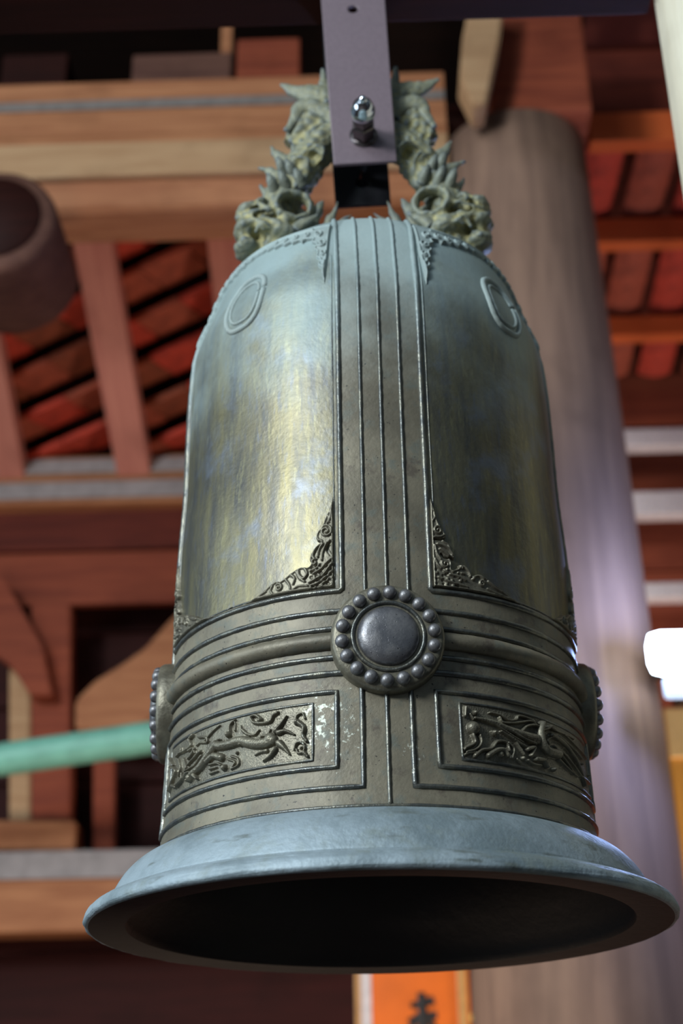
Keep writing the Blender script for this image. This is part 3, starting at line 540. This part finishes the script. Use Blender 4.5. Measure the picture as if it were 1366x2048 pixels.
for s_ in (-1, 1):
    mir = lambda pts: [(-s_ * p[0], p[1], p[2]) for p in pts]
    loop.limb(mir([(0, 0, 3.46), (-.10, 0, 3.46), (-.19, -.01, 3.385), (-.265, -.02, 3.275), (-.315, -.03, 3.17), (-.355, -.03, 3.06), (-.38, -.03, 2.93)]), [.085, .085, .085, .088, .09, .095, .10], 1.15, 16)
    loop.limb(mir([(-.19, -.03, 3.28), (-.26, -.05, 3.19), (-.31, -.05, 3.10)]), [.05, .075, .07], 1.1)
    for k_, rx_, rz_ in (('po1', .040, .030), ('po2', .042, .032), ('po3', .032, .036), ('po4', .034, .034)):     # raised scale rings with hollow centres
        cx_, cz_ = K_[k_][0]; cz_ -= .02
        loop.limb([(-s_ * (cx_ + rx_ * math.cos(q) + .012 * math.sin(q)), -.105 - .02 * math.sin(q / 1.0 + .4) + .012 * (k_ in ('po3', 'po4')), cz_ + rz_ * math.sin(q) - .012 * math.cos(q)) for q in np.linspace(-.2 * math.pi, 1.15 * math.pi, 16)], [.010, .022, .026, .020, .008], 1.3, 8)
        loop.limb([(-s_ * (cx_ + .05 - .02), -.075, cz_ + .05), (-s_ * (cx_ + .02), -.12, cz_ + .012), (-s_ * (cx_ + .035), -.115, cz_ - .03)], [.008, .016, .006], 1.2, 8)
    for i in range(0):                            # plated belly scales
        t = i / 5; x = -.175 - .17 * t; z = 3.42 - .30 * t
        loop.ball((-s_ * (x + .02), -.085, z - .045), (.030, .035, .022), s_ * .8)
        loop.ball((-s_ * (x - .055), -.06, z + .02), (.022, .04, .024), s_ * .8)
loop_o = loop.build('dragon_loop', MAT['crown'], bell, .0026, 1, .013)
proto = []
dark = MAT['crown']
for s_ in (-1, 1):                                # heads
    h = Clay(); B = lambda k, r, y=-.06, rot=0.0, i=0: h.ball((-s_ * K_[k][i][0], y, K_[k][i][1]), r, s_ * rot)
    B('core', (.10, .10, .085), -.03); B('snout', (.066, .10, .052), -.07, .25); B('brow', (.05, .08, .036), -.08, .3)
    B('cheek', (.062, .10, .046), -.08, -.1); B('jaw', (.064, .09, .046), -.07); B('muzzle', (.10, .10, .058), -.09, -.25); B('lip', (.062, .09, .026), -.11, -.5)
    h.ball((-s_ * -.36, -.02, 2.80), (.13, .12, .12)); h.ball((-s_ * -.25, -.02, 2.84), (.09, .10, .11))
    h.ball((-s_ * -.40, -.02, 2.72), (.10, .10, .08))
    ex, ez = K_['ear'][0]                         # hollow ear cup, open to the front
    ring = [(-s_ * (ex + .072 * math.cos(q)), -.135 + .02 * math.cos(q), ez - .035 + .068 * math.sin(q)) for q in np.linspace(0, 2 * math.pi, 20)]
    h.limb(ring, [.025, .025], 1.6, 8); h.ball((-s_ * ex, .0, ez - .03), (.09, .075, .09)); h.ball((-s_ * ex, .07, ez - .02), (.12, .10, .12))
    for k in ('fold1', 'fold2', 'fold3'): h.limb([(-s_ * p[0], -.165, p[1]) for p in K_[k]], [.016, .02, .012], 1.0, 8)
    h.limb([(-s_ * p[0], -.17, p[1]) for p in K_['fang']], [.016, .006], 1, 8)
    h.limb([(-s_ * -.545, -.10, 2.945), (-s_ * -.48, -.16, 2.93), (-s_ * -.42, -.17, 2.94)], [.010, .014, .010], 1, 8)
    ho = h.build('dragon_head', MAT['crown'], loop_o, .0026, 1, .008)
    def blade(name, k, r0, r1, y=-.03, sy=.55, pre=None, mid=None):
        c = Clay(); pts = [(-s_ * p[0], y, p[1] + (y + .1) * .8) for p in K_[k]]
        if pre: pts = [(-s_ * pre[0], y, pre[1])] + pts
        c.limb(pts, [r0, mid if mid else (r0 * .72 + r1 * .28), r1], sy, 12); return c
    for nm, k, r0, r1, y, pre in (('flame_fin', 'finA', .085, .014, -.02, (-.04, 3.53)), ('flame_fin', 'finB', .062, .012, -.02, (-.13, 3.46)), ('curled_fin', 'finC', .056, .018, -.06, (-.07, 3.49)),
                                  ('back_spike', 'sp1', .042, .009, -.03, (-.29, 3.24)), ('back_spike', 'sp2', .040, .009, -.03, (-.32, 3.13)), ('back_spike', 'sp3', .034, .009, -.03, (-.36, 3.02)),
                                  ('mane_lock', 'm1', .040, .010, -.10, (-.24, 2.82)), ('mane_lock', 'm2', .034, .007, -.08, (-.17, 2.76)), ('mane_lock', 'm3', .026, .007, -.08, (-.16, 2.80)), ('mane_lock', 'm4', .036, .012, -.14, (-.29, 2.84))):
        b = blade(nm, k, r0, r1, y, .6 if 'fin' in nm else .8, pre); b.build(nm, MAT['crown'], loop_o, .0028, 1, .006)
    c = blade('', 'upper', .085, .05, -.01, .9); c.limb([(-s_ * -.04, 0, 3.58), (-s_ * -.13, 0, 3.575), (-s_ * -.23, 0, 3.52), (-s_ * -.30, 0, 3.42)], [.06, .075, .075, .05], 1.0)
    for i in range(5): t = i / 4; c.ball((-s_ * (-.17 - .125 * t), -.05, 3.50 - .14 * t), (.026, .03, .03))
    c.build('tail_coil', MAT['crown'], loop_o, .003, 1, .012)
    for (x, z) in [(-.255, 3.10), (-.33, 3.165), (-.37, 3.075), (-.32, 3.09), (-.29, 3.15)]:
        c = Clay(); c.limb([(-s_ * x, -.10, z), (-s_ * (x - .02), -.14, z + .04), (-s_ * (x - .035), -.135, z + .085)], [.03, .022, .007], .8, 10); c.build('neck_tuft', MAT['crown'], loop_o, .003, 1)

# ================================================================ THE HANGER: two steel plates with a chromed bolt through the dragon loop
hang = empty('bell_hanger', (0, 0, Z0 + 3.18 * S), 'mauve painted steel hanger plates with chrome cap nut holding the bell crown', 'hanger')
def plate(yc, x0, x1, zb, zt, tilt, mat, holes):
    zb -= 3.18; zt -= 3.18; bm = bmesh.new(); th = .018
    # front face with round holes: outer rectangle bridged to the circles
    xc = (x0 + x1) / 2; wt = (x1 - x0) / 2
    N = 28; rects = []
    zcuts = [zb] + [(holes[i][1] + holes[i + 1][1]) / 2 - 3.18 for i in range(len(holes) - 1)] + [zt]
    for (hx, hz, hr), za, zc in zip(holes, zcuts, zcuts[1:]):
        hz -= 3.18; ring_i = []; ring_o = []
        for k in range(N):
            a = 2 * math.pi * (k + .5) / N; ca, sa = math.cos(a), math.sin(a)
            ring_i.append((hx + hr * ca, hz + hr * sa))
            sc = 1 / max(abs(ca), abs(sa)); ux, uz = ca * sc, sa * sc
            ring_o.append((xc + wt * ux, (za + zc) / 2 + (zc - za) / 2 * uz))
        for side in (-th / 2, th / 2):
            vi = [bm.verts.new((x, side, z)) for x, z in ring_i]; vo = [bm.verts.new((x, side, z)) for x, z in ring_o]
            for k in range(N):
                f = (vi[k], vi[(k + 1) % N], vo[(k + 1) % N], vo[k]); bm.faces.new(f if side > 0 else f[::-1])
            if side < 0: fi, fo = vi, vo
            else:
                for k in range(N):
                    bm.faces.new((fi[k], fi[(k + 1) % N], vi[(k + 1) % N], vi[k])); 
                    e = (fo[k].co + fo[(k + 1) % N].co) / 2
                    if not (len(holes) > 1 and any(abs(e.z - c) < 1e-5 for c in zcuts[1:-1])): bm.faces.new((vo[k], vo[(k + 1) % N], fo[(k + 1) % N], fo[k]))
    bmesh.ops.remove_doubles(bm, verts=bm.verts[:], dist=1e-5)
    bmesh.ops.recalc_face_normals(bm, faces=bm.faces[:])
    for v in bm.verts:                             # a little wider at the top
        k = 1 + .075 * (v.co.z - zb) / .95; v.co.x = xc + (v.co.x - xc) * k
        v.co = Vector((v.co.x * S, v.co.y * S, v.co.z * S))
    o = bm_obj('hanger_plate', bm, mat, hang, (0, yc * S, 0), (0, tilt, 0)); 
    md = o.modifiers.new('b', 'BEVEL'); md.width = .0012; md.segments = 2; md.limit_method = 'ANGLE'; md.angle_limit = R(50); return o
TILT = R(-2.2)
plate(-.150, -.119, .152, 3.18, 4.62, TILT, MAT['steel'], [(.012, 3.32, .03), (.013, 4.07, .022)])
plate(.150, -.121, .128, 3.19, 4.62, TILT, MAT['steel_unlit'], [(.004, 3.32, .03), (.004, 4.07, .022)])  # rear plate's lack of light put into a black colour
def ylathe(name, prof, mat, parent, loc, n=32, hexa=False):
    V, F = lathe([(r * S, z * S) for r, z in prof], n); return mesh(name, face_out(V), F, mat, parent, loc=loc, smooth=not hexa)
bx, bz_ = .012 * S, (3.325 - 3.18) * S
ylathe('bolt_shank', [(.0005, -.34), (.028, -.34), (.028, .12), (.0005, .12)], MAT['chrome'], hang, (bx, -.15 * S, bz_), 24)
ylathe('washer', [(.02, .008), (.060, .008), (.060, .020), (.02, .020)], MAT['nut_steel'], hang, (bx, -.15 * S, bz_))
ylathe('hex_nut', [(.02, .020), (.050, .020), (.053, .026), (.053, .085), (.049, .092), (.02, .092)], MAT['nut_steel'], hang, (bx, -.15 * S, bz_), 6, True)
ylathe('lock_nut', [(.02, .094), (.042, .094), (.044, .10), (.044, .135), (.040, .14), (.02, .14)], MAT['nut_steel'], hang, (bx, -.15 * S, bz_), 6, True)
ylathe('cap_nut', [(.02, .142), (.049, .142), (.052, .148), (.052, .178), (.047, .186), (.044, .200), (.036, .218), (.022, .231), (.016, .234), (.017, .243), (.011, .251), (.0004, .254)], MAT['chrome'], hang, (bx, -.15 * S, bz_), 36)
ylathe('rear_nut', [(.02, -.345), (.05, -.345), (.05, -.312), (.02, -.312)], MAT['steel_unlit'], hang, (bx, -.15 * S, bz_), 6, True)
# ================================================================ THE HALL
def struct(o): o['kind'] = 'structure'; return o
FLOOR = 0.0
struct(box('floor', (0, -9, -.05), (44, 30.4, .1), MAT['floor'], bev=0))  # extended far out to keep sky light off the rim's underside
struct(box('wall_back', (0, 6.05, 2.9), (7, .1, 5.8), MAT['wall_red'], bev=0))
struct(box('added_wall_right', (2.9, 2.0, 2.4), (.1, 8.0, 4.8), MAT['side_wall'], bev=0))  # unseen wall added so the bell's right side reflects dark

# hanging beam and the pale post that carries it
box('hanging_beam', (-.53, 0, Z0 + (4.27 * S + .11)), (1.98, .272 * S, .22), MAT['beam_dark'], bev=.006)
tag(bpy.data.objects['hanging_beam'], 'dark hanging beam across the top between the hanger plates', 'beam')
px = at(1340, 215, 0).x
post = empty('pale_post', (.548, 0, 0), 'cream painted timber post at the right end of the dark hanging beam', 'post')
prof = []
for k in range(40):
    a = 2 * math.pi * k / 40; r = .085 * (1 - .05 * (k % 5 == 0)); prof.append((r * math.cos(a), r * math.sin(a)))
zl_ = [0, .02, 1.5, 2.6, 3.6]; V = [(x, y, z) for z in zl_ for x, y in prof]
mesh('post_shaft', V, grid_faces(len(zl_), 40, wrap_m=True) + [tuple(range(160, 200))], MAT['cream'], post, smooth=True)
V, F = lathe([(.001, 0), (.12, 0), (.12, .10), (.10, .13), (.001, .13)], 32); mesh('post_base', V, F, MAT['grey_strip'], post)

# round column
cx = .466; col = empty('round_column', (cx, 1.8, 0), 'thick round mauve-brown timber column behind the right of the bell', 'column')
V, F = lathe([(.001, .14), (.255, .14), (.262, .5), (.262, 1.85), (.246, 2.8), (.232, 3.6), (.219, 4.24), (.216, 4.45), (.001, 4.45)], 64)
mesh('shaft', V, F, MAT['column'], col)
V, F = lathe([(.001, 0), (.36, 0), (.36, .05), (.34, .10), (.30, .14), (.001, .14)], 48); mesh('stone_base', V, F, MAT['grey_strip'], col)
# bracket block over the column with its pale peg
p0, p1 = at(985, 262, 1.62), at(1162, 40, 1.62)
bb = empty('bracket_block', ((p0.x + p1.x) / 2, 1.8, 4.45), 'brown bracket block on top of the round column', 'block')
box('block', (0, 0, .23), (p1.x - p0.x + .0, .40, .46), MAT['beam_red'], bb, .012)
z1, z2 = at(1290, 60, 2.12).z, at(1290, 236, 2.12).z; struct(box('trim_1', (1.55, 2.12, (z1 + z2) / 2), (1.75, .05, z1 - z2), MAT['wall_red']))
q = [at(x, y, 1.57) for x, y in ((938, 40), (1004, 40), (996, 120), (968, 252), (945, 256), (916, 196), (922, 120))]
o = prism('pale_peg', [(p.x, p.z) for p in q], .10, MAT['beam_pale'], None, .006, (0, 1.53, 0)); tag(o, 'pale tapered timber peg end left of the brown bracket block', 'peg')

# tie beam on the left, butting into the column
def zat(y, Y, x=300): return at(x, y, Y).z
zt_, zb_ = zat(162, 1.72), zat(408, 1.72)
tb = empty('tie_beam', (-.6, 1.8, zb_), 'pale brown tie beam with a grey groove running left from the column', 'beam')
hh = zt_ - zb_; x0, x1 = -1.75, .26
sec = [(-.08, hh), (-.08, zat(192, 1.72) - zb_), (-.072, zat(196, 1.72) - zb_), (-.072, zat(214, 1.72) - zb_), (-.085, zat(220, 1.72) - zb_), (-.088, zat(268, 1.72) - zb_), (-.104, zat(285, 1.72) - zb_), (-.108, zat(320, 1.72) - zb_), (-.104, zat(350, 1.72) - zb_), (-.082, zat(372, 1.72) - zb_), (-.06, .012), (-.04, 0), (.10, 0), (.10, hh)]
box('belly_board', ((x0 + x1) / 2 + .6, -.106, (zat(284, 1.69) + zat(352, 1.69)) / 2 - zb_), (x1 - x0, .02, zat(284, 1.69) - zat(352, 1.69)), MAT['beam_pale'], tb, .008)
V = [(x, y, z) for x in (x0 + .6, x1 + .6) for y, z in sec]; n = len(sec)
F = [(i, (i + 1) % n, n + (i + 1) % n, n + i) for i in range(n)] + [tuple(range(n))[::-1], tuple(range(n, 2 * n))]
mesh('beam_body', V, F, MAT['beam_brown'], tb, smooth=False)
box('groove_strip', ((x0 + x1) / 2 + .6, -.074, (zat(196, 1.72) + zat(214, 1.72)) / 2 - zb_), (x1 - x0, .006, zat(196, 1.72) - zat(214, 1.72)), MAT['dim_strip'], tb, 0)
# blocks standing on the tie beam, light and shade put into their tones
for i, (a, b, yt, mt, lb) in enumerate(((0, 132, 100, 'beam_dark', 'dark timber block on the far left of the pale tie beam'), (262, 462, 108, 'log', 'long low brown timber block on the middle of the tie beam'), (472, 600, 84, 'beam_red', 'lit brown timber block on the tie beam beside the crown'))):
    l, r_ = at(a, 162, 1.74).x, at(b, 162, 1.74).x; zt2 = zat(yt, 1.74)
    o = box('support_block', ((l + r_) / 2, 1.80, (zt_ + zt2) / 2), (r_ - l, .12, zt2 - zt_), MAT[mt], None, .008); tag(o, lb, 'block', 'blocks on the tie beam')
l, r_ = at(446, 80, 1.9).x, at(468, 80, 1.9).x
o = box('slim_strut', ((l + r_) / 2, 1.86, (zt_ + zat(30, 1.86)) / 2), (r_ - l, .03, zat(30, 1.86) - zt_), MAT['beam_brown'], None, .003); tag(o, 'slim brown strut standing between two blocks on the tie beam', 'strut')
# round log end in front of the tie beam
lc = at(-14, 438, 1.42)
log = empty('round_log', (lc.x, 1.42, lc.z), 'dark round log end jutting out at the left edge below the tie beam', 'log')
V, F = lathe([(.001, -.012), (.12, -.012), (.128, -.004), (.152, 0), (.166, .012), (.170, .03), (.170, .30), (.001, .30)], 48)
V = np.array(V); V = np.stack([V[:, 0], V[:, 2], V[:, 1]], 1); mesh('log_body', V, [f[::-1] for f in F], MAT['log'], log)
V, F = lathe([(.001, -.016), (.125, -.016), (.13, -.010)], 40); V = np.array(V); V = np.stack([V[:, 0], V[:, 2], V[:, 1]], 1); mesh('end_face', V, [f[::-1] for f in F], MAT['beam_dark'], log)

# ---------------------------------------------------------------- left roof slope: rafters and rows of terracotta tiles
def slope(Ya, za, Yb, zb):
    b = (zb - za) / (Yb - Ya); return lambda y: za + b * (y - Ya), b
YA, YB = 2.05, 3.15
zA, zB = at(200, 380, YA).z, at(200, 912, YB).z
zr, kb = slope(YA, zA, YB, zB); ang = math.atan(kb)
def hit(x, y):                                  # point of the slope seen at a pixel
    d = ray(x, y); t = (zr(CAM.y) - CAM.z) / (d.z - kb * d.y); return CAM + d * t
roofL = struct(empty('ceiling', (0, YA, zA), 'underside of the left roof slope with rafters and red terracotta tiles', 'ceiling'))
del roofL['category']; del roofL['label']
def on(p): return p - Vector((0, YA, zA))
for i, ((xa, ya), (xb, yb), wpx) in enumerate((((178, 425), (264, 905), 70), ((447, 425), (492, 905), 66), ((-60, 500), (18, 905), 56))):
    a, b = hit(xa, ya), hit(xb, yb); d = (b - a).normalized(); a = a - d * .1; b = b + d * .12
    wd = wpx / FPX * ((a + b) / 2 - CAM).length; c = on((a + b) / 2); L = (b - a).length
    o = box('rafter', c, (L, wd, .085), MAT['rafter'], roofL, .005); o.rotation_euler = d.to_track_quat('X', 'Z').to_euler()
e1 = (hit(310, 412) - hit(210, 462)); e1.normalize()                  # direction of a tile row
nrm = Vector((0, -kb, 1)).normalized(); e2 = nrm.cross(e1).normalized()
if e2.y < 0: e2 = -e2
org = hit(255, 600) + nrm * .075
rowd = abs((hit(255, 700) - hit(255, 605)).dot(e2)); tw = .19
tbm = [box_bm(tw - .006, rowd * .95, .024, .003) for _ in range(1)][0]
tme = []
for k, mt in enumerate(('tile', 'tile_red', 'tile_brown')):
    me = bpy.data.meshes.new('roof_tile'); tbm.to_mesh(me); me.materials.append(MAT[mt]); tme.append(me)
tbm.free(); rn = random.Random(5)
rot0 = Matrix((e1, e2, e1.cross(e2))).transposed()
for r_ in range(-11, 12):
    for c_ in range(-7, 11):
        p = org + e1 * (c_ * tw + (r_ % 2) * .05) + e2 * (r_ * rowd)
        if p.y < YA - .12 or p.y > YB + .12 or p.x > .45 or p.x < -1.9: continue
        o = bpy.data.objects.new('roof_tile', tme[rn.choice((0, 0, 1, 1, 2))]); C.objects.link(o); o.parent = roofL
        m = rot0 @ Matrix.Rotation(R(27 + rn.uniform(-2, 2)), 3, 'X'); o.matrix_local = Matrix.Translation(on(p)) @ m.to_4x4()
sheath = Vector((-.7, (YA + YB) / 2, zr((YA + YB) / 2))) + nrm * .17
o = box('sheathing', on(sheath), (2.4, 1.5, .02), MAT['beam_dark'], roofL, 0); o.rotation_euler = (ang, 0, 0)

# ---------------------------------------------------------------- timber frame below the eave: beams, boards, brackets
YF = 3.2
def xz(x, y, Y=YF): p = at(x, y, Y); return p.x, p.z
def hbeam(name, label, yt, yb, mat, strips=(), depth=.16, Y=YF, x0=-2.2, x1=.55):
    zt2, zb2 = zat(yt, Y, 180), zat(yb, Y, 180)
    e = empty(name, ((x0 + x1) / 2, Y + depth / 2, zb2), label, 'beam')
    box('timber', (0, 0, (zt2 - zb2) / 2), (x1 - x0, depth, zt2 - zb2), MAT[mat], e, .008)
    for ya, yb_ in strips:
        za, zb3 = zat(ya, Y, 180), zat(yb_, Y, 180)
        box('moulding_strip', (0, -depth / 2 - .006, (za + zb3) / 2 - zb2), (x1 - x0, .022, za - zb3), MAT['grey_strip'], e, .004)
    return e
hbeam('eave_beam', 'brown eave beam with two grey mouldings below the left roof tiles', 912, 1006, 'beam_brown', ((921, 948), (966, 998)))
hbeam('tie_rail', 'brown cross beam with a grey top strip low on the left behind the rim', 1700, 1862, 'beam_brown', ((1702, 1758),), .14)
fz0, fz1 = zat(1206, YF + .06, 180), zat(1006, YF + .06, 180)
fb = empty('frieze', (-.82, YF + .09, fz0), 'dark red-brown board frieze directly under the eave beam', 'frieze')
for a, b, mt in ((1006, 1096, 'wall_red'), (1102, 1206, 'beam_red')):
    z1, z2 = zat(a, YF + .06, 180), zat(b, YF + .06, 180); box('plank', (0, 0, (z1 + z2) / 2 - fz0), (2.74, .04, z1 - z2), MAT[mt], fb, .004)
# backing boards of the frame
bk = empty('board_wall', (-.82, YF + .34, 0), 'dark red board wall behind the brackets and below the low cross beam', 'wall')
zz = 0.0; i = 0
while zz < fz1:
    hgt = .30; box('plank', (0, 0, zz + hgt / 2), (2.74, .03, hgt - .012), MAT['board_dark'], bk, .004); zz += hgt
def pris(name, pts, depth, Y, mat, label, cat, bev=.006):
    q = [xz(x, y, Y) for x, y in pts]; cx_ = sum(p[0] for p in q) / len(q); zb2 = min(p[1] for p in q)
    o = prism(name, [(p[0] - cx_, p[1] - zb2) for p in q], depth, MAT[mat], None, bev, (cx_, Y + depth / 2, zb2)); return tag(o, label, cat)
pris('queen_post', [(62, 1206), (140, 1206), (140, 1640), (62, 1640)], .10, YF + .03, 'beam_red', 'red-brown short post standing above the low cross beam left of the bell', 'post')
pris('pale_stile', [(18, 1330), (60, 1330), (60, 1640), (18, 1640)], .08, YF + .05, 'beam_pale', 'pale timber stile against the left side of the red-brown short post', 'stile')
pris('base_block', [(-40, 1640), (150, 1640), (150, 1700), (-40, 1700)], .14, YF, 'beam_brown', 'brown base block under the short post on the low cross beam', 'block')
pris('diagonal_brace', [(-40, 1130), (10, 1160), (84, 1290), (104, 1390), (60, 1390), (20, 1330), (-40, 1290)], .07, YF - .06, 'beam_red', 'red-brown curved diagonal brace running up to the left edge', 'brace')
pris('curved_bracket', [(150, 1460), (150, 1400), (190, 1360), (240, 1330), (290, 1295), (330, 1250), (372, 1206), (420, 1206), (420, 1300), (360, 1370), (330, 1420), (280, 1455), (220, 1470)], .08, YF + .03, 'beam_brown', 'curved brown timber bracket rising to the right behind the bell edge', 'bracket', .01)
pris('slim_post', [(186, 1510), (228, 1510), (228, 1700), (186, 1700)], .06, YF + .10, 'beam_red', 'slim dark red post under the curved bracket', 'post')
# teal pole slung across
a, b = at(-160, 1543, 2.7), at(800, 1402, 2.7); rp = 31 / FPX * (a - CAM).length
P = [a + (b - a) * t for t in np.linspace(0, 1, 14)]
cpl = sum((p for p in P), Vector()) / len(P)
V, F = tube([tuple(p - cpl) for p in P], rp, 20); o = mesh('teal_pole', V, F, MAT['teal'], None, loc=cpl); tag(o, 'pale teal green pole crossing behind the left side of the bell', 'pole')
# orange couplet board low in the middle
a, b = at(712, 1958, 3.02), at(938, 1958, 3.02); zc = at(820, 2048, 3.02).z - .34; zt3 = zat(1880, 3.02, 820)
sg = empty('couplet_board', ((a.x + b.x) / 2, 3.06, zc), 'orange lacquered couplet board with black brush writing below the bell', 'sign')
W = b.x - a.x; Hh = zt3 - zc
box('panel', (0, 0, Hh / 2), (W, .03, Hh), MAT['orange'], sg, .004)
box('pale_border', (-W / 2 + .030, -.018, Hh / 2), (.034, .012, Hh), MAT['rail_white'], sg, .003)
box('gold_edge', (-W / 2 + .004, -.02, Hh / 2), (.016, .02, Hh), MAT['gold_trim'], sg, .003)
box('gold_edge', (W / 2 - .022, -.018, Hh / 2), (.03, .014, Hh), MAT['gold_trim'], sg, .003)
def bx_(x, y): p = at(x, y, 3.04); return p.x - (a.x + b.x) / 2, p.z - zc
ink = Clay()
for pts, r0, r1 in (([(842, 1985), (845, 2010), (846, 2060)], 8, 9), ([(822, 2012), (845, 2006), (868, 2000)], 6, 9), ([(818, 2044), (845, 2034), (874, 2030)], 7, 8), ([(838, 2030), (826, 2050), (808, 2070)], 8, 4), ([(852, 2030), (866, 2052), (884, 2070)], 8, 5), ([(806, 2088), (845, 2080), (886, 2076)], 7, 8), ([(846, 2060), (846, 2130)], 9, 8)):
    q = [(*bx_(x, y),) for x, y in pts]; V, F = tube([(x, -.016, z) for x, z in spline(q, 5)], np.linspace(r0, r1, len(spline(q, 5))) / FPX * 4.9, 10, .25); ink.add(V, F)
mesh('brush_character', ink.V, ink.F, MAT['ink'], sg)
bm = bmesh.new(); bmesh.ops.create_uvsphere(bm, u_segments=20, v_segments=12, radius=13 / FPX * 4.8)
p = at(955, 2036, 2.98); o = bm_obj('yellow_knob', bm, MAT['yellow'], None, p, smooth=True); tag(o, 'small pale yellow ball beside the right edge of the orange couplet board', 'ball')
box_p = at(955, 2036, 3.2)
# narrow grey pilaster between the board and the column
# ---------------------------------------------------------------- right side: roof battens, tiles, white rails, lamp, amber board
roofR = struct(empty('ceiling', (1.2, 2.4, 4.6), '', '')); 
for k in ('label', 'category'):
    if k in roofR: del roofR[k]
def onr(p): return Vector(p) - Vector((1.2, 2.4, 4.6))
bt = [(2.0, 235, 292), (2.5, 445, 492), (3.0, 640, 678), (3.35, 775, 800)]
for Y, ya, yb in bt[:3]:
    z1, z2 = at(1290, ya, Y).z, at(1290, yb, Y).z; o = box('batten', onr((1.74, Y, (z1 + z2) / 2)), (2.0, .06, z1 - z2), MAT['batten'], roofR, .004)
tbm = bmesh.new()                                   # pan tile, a shallow trough
nseg = 6; tw, tl = .135, .50
vs = []
for y in (-tl / 2, tl / 2):
    for k in range(nseg + 1):
        u = k / nseg - .5; vs.append((u * tw, y, -.022 * (1 - (2 * u) ** 2)))
    for k in range(nseg, -1, -1):
        u = k / nseg - .5; vs.append((u * tw, y, -.022 * (1 - (2 * u) ** 2) + .014))
nv = 2 * (nseg + 1)
vv = [tbm.verts.new(v) for v in vs]
for k in range(nv): tbm.faces.new((vv[k], vv[(k + 1) % nv], vv[nv + (k + 1) % nv], vv[nv + k]))
tbm.faces.new(vv[:nv][::-1]); tbm.faces.new(vv[nv:]); bmesh.ops.recalc_face_normals(tbm, faces=tbm.faces[:])
pt = []
for mt in ('tile', 'tile_red', 'tile_brown'):
    me = bpy.data.meshes.new('roof_tile'); tbm.to_mesh(me); me.materials.append(MAT[mt]); pt.append(me)
tbm.free()
rows = [(Y, (ya + yb) / 2) for Y, ya, yb in bt]
for (Y1, y1), (Y2, y2) in zip(rows, rows[1:]):
    za, zb4 = at(1290, y1, Y1).z + .06, at(1290, y2, Y2).z + .10
    L = math.hypot(Y2 - Y1, zb4 - za)
    for c_ in range(10):
        x = .83 + c_ * .172 + rn.uniform(-.012, .012)
        o = bpy.data.objects.new('roof_tile', pt[rn.choice((0, 1, 1, 2))]); C.objects.link(o); o.parent = roofR
        o.location = onr((x, (Y1 + Y2) / 2, (za + zb4) / 2)); o.rotation_euler = (math.atan2(zb4 - za, Y2 - Y1), 0, rn.uniform(-.02, .02)); o.scale = (1, L / tl * 1.02, 1)
o = box('sheathing', onr((1.82, 2.3, at(1290, 380, 2.3).z + .42)), (2.1, 2.6, .02), MAT['wall_red'], roofR, 0); o.rotation_euler = (math.atan2(at(1290, 785, 3.35).z - at(1290, 260, 2.0).z, 1.35), 0, 0)
z1, z2 = at(1300, 752, 3.44).z, at(1300, 856, 3.44).z; struct(box('trim_2', (1.75, 3.44, (z1 + z2) / 2), (1.9, .04, z1 - z2), MAT['beam_red']))
gb = empty('gable_wall', (1.35, 3.75, 0), 'dark red board wall behind the white rails right of the column', 'wall')
for k in range(17): box('plank', (0, 0, .15 + .30 * k), (2.6, .04, .29), MAT['beam_red'], gb, .004)
for i, (ya, yb, pl) in enumerate(((865, 899, 'upper of the three'), (990, 1036, 'middle of the three'), (1172, 1202, 'lowest of the three'))):
    Y = 3.45; z1, z2 = at(1300, ya, Y).z, at(1300, yb, Y).z
    o = box('white_rail', (1.42, Y, (z1 + z2) / 2), (1.75, .07, z1 - z2), MAT['rail_white'], None, .006); tag(o, 'white painted rail right of the column, %s above the lamp' % pl, 'rail', 'white rails right of the column')
l0, l1 = at(1291, 1266, 1.50), at(1291, 1350, 1.50); lh = l0.z - l1.z
lamp = empty('wall_lamp', (l0.x + .16, 1.53, (l0.z + l1.z) / 2), 'bright bluish white lamp glowing at the right edge beside the column', 'lamp')
bm_obj('lamp_diffuser', box_bm(.32, .05, lh, lh * .3), MAT['lamp_glass'], lamp, (0, -.03, 0), smooth=True)
box('lamp_housing', (.01, .02, 0), (.30, .05, lh * .8), MAT['black'], lamp, .006)
z5 = at(1291, 1353, 1.5).z; z6 = at(1291, 1394, 1.5).z
bm_obj('lamp_skirt', box_bm(.27, .05, z5 - z6, .012), MAT['lamp_skirt'], lamp, (.005, -.025, (z5 + z6) / 2 - (l0.z + l1.z) / 2), smooth=True)
box('lamp_arm', (-.03, .17, -.01), (.03, .26, .03), MAT['black'], lamp, .004)
pl = bpy.data.lights.new('lamp_light', 'POINT'); pl.energy = 25; pl.color = (.30, .44, 1.0); pl.shadow_soft_size = .06
plo = bpy.data.objects.new('lamp_light', pl); C.objects.link(plo); plo.parent = lamp; plo.location = (0, -.12, 0)
# amber board beside the column
Y = 2.75; a = at(1328, 1415, Y); zt3 = a.z; zb3 = at(1360, 1900, Y).z
am = empty('amber_board', (a.x + .15, Y + .02, zb3 - .3), 'amber orange board at the right edge below the lamp', 'sign')
box('panel', (0, 0, (zt3 - zb3 + .3) / 2), (.30, .03, zt3 - zb3 + .3), MAT['amber'], am, .004)
box('upper_band', (0, -.018, zt3 - zb3 + .3 - .085), (.30, .01, .16), MAT['amber_light'], am, .003)
# dark roof sheet added over everything to block the sky light
struct(box('ceiling', (0, 2.9, 5.9), (7, 6.6, .1), MAT['shadow_wood'], bev=0))
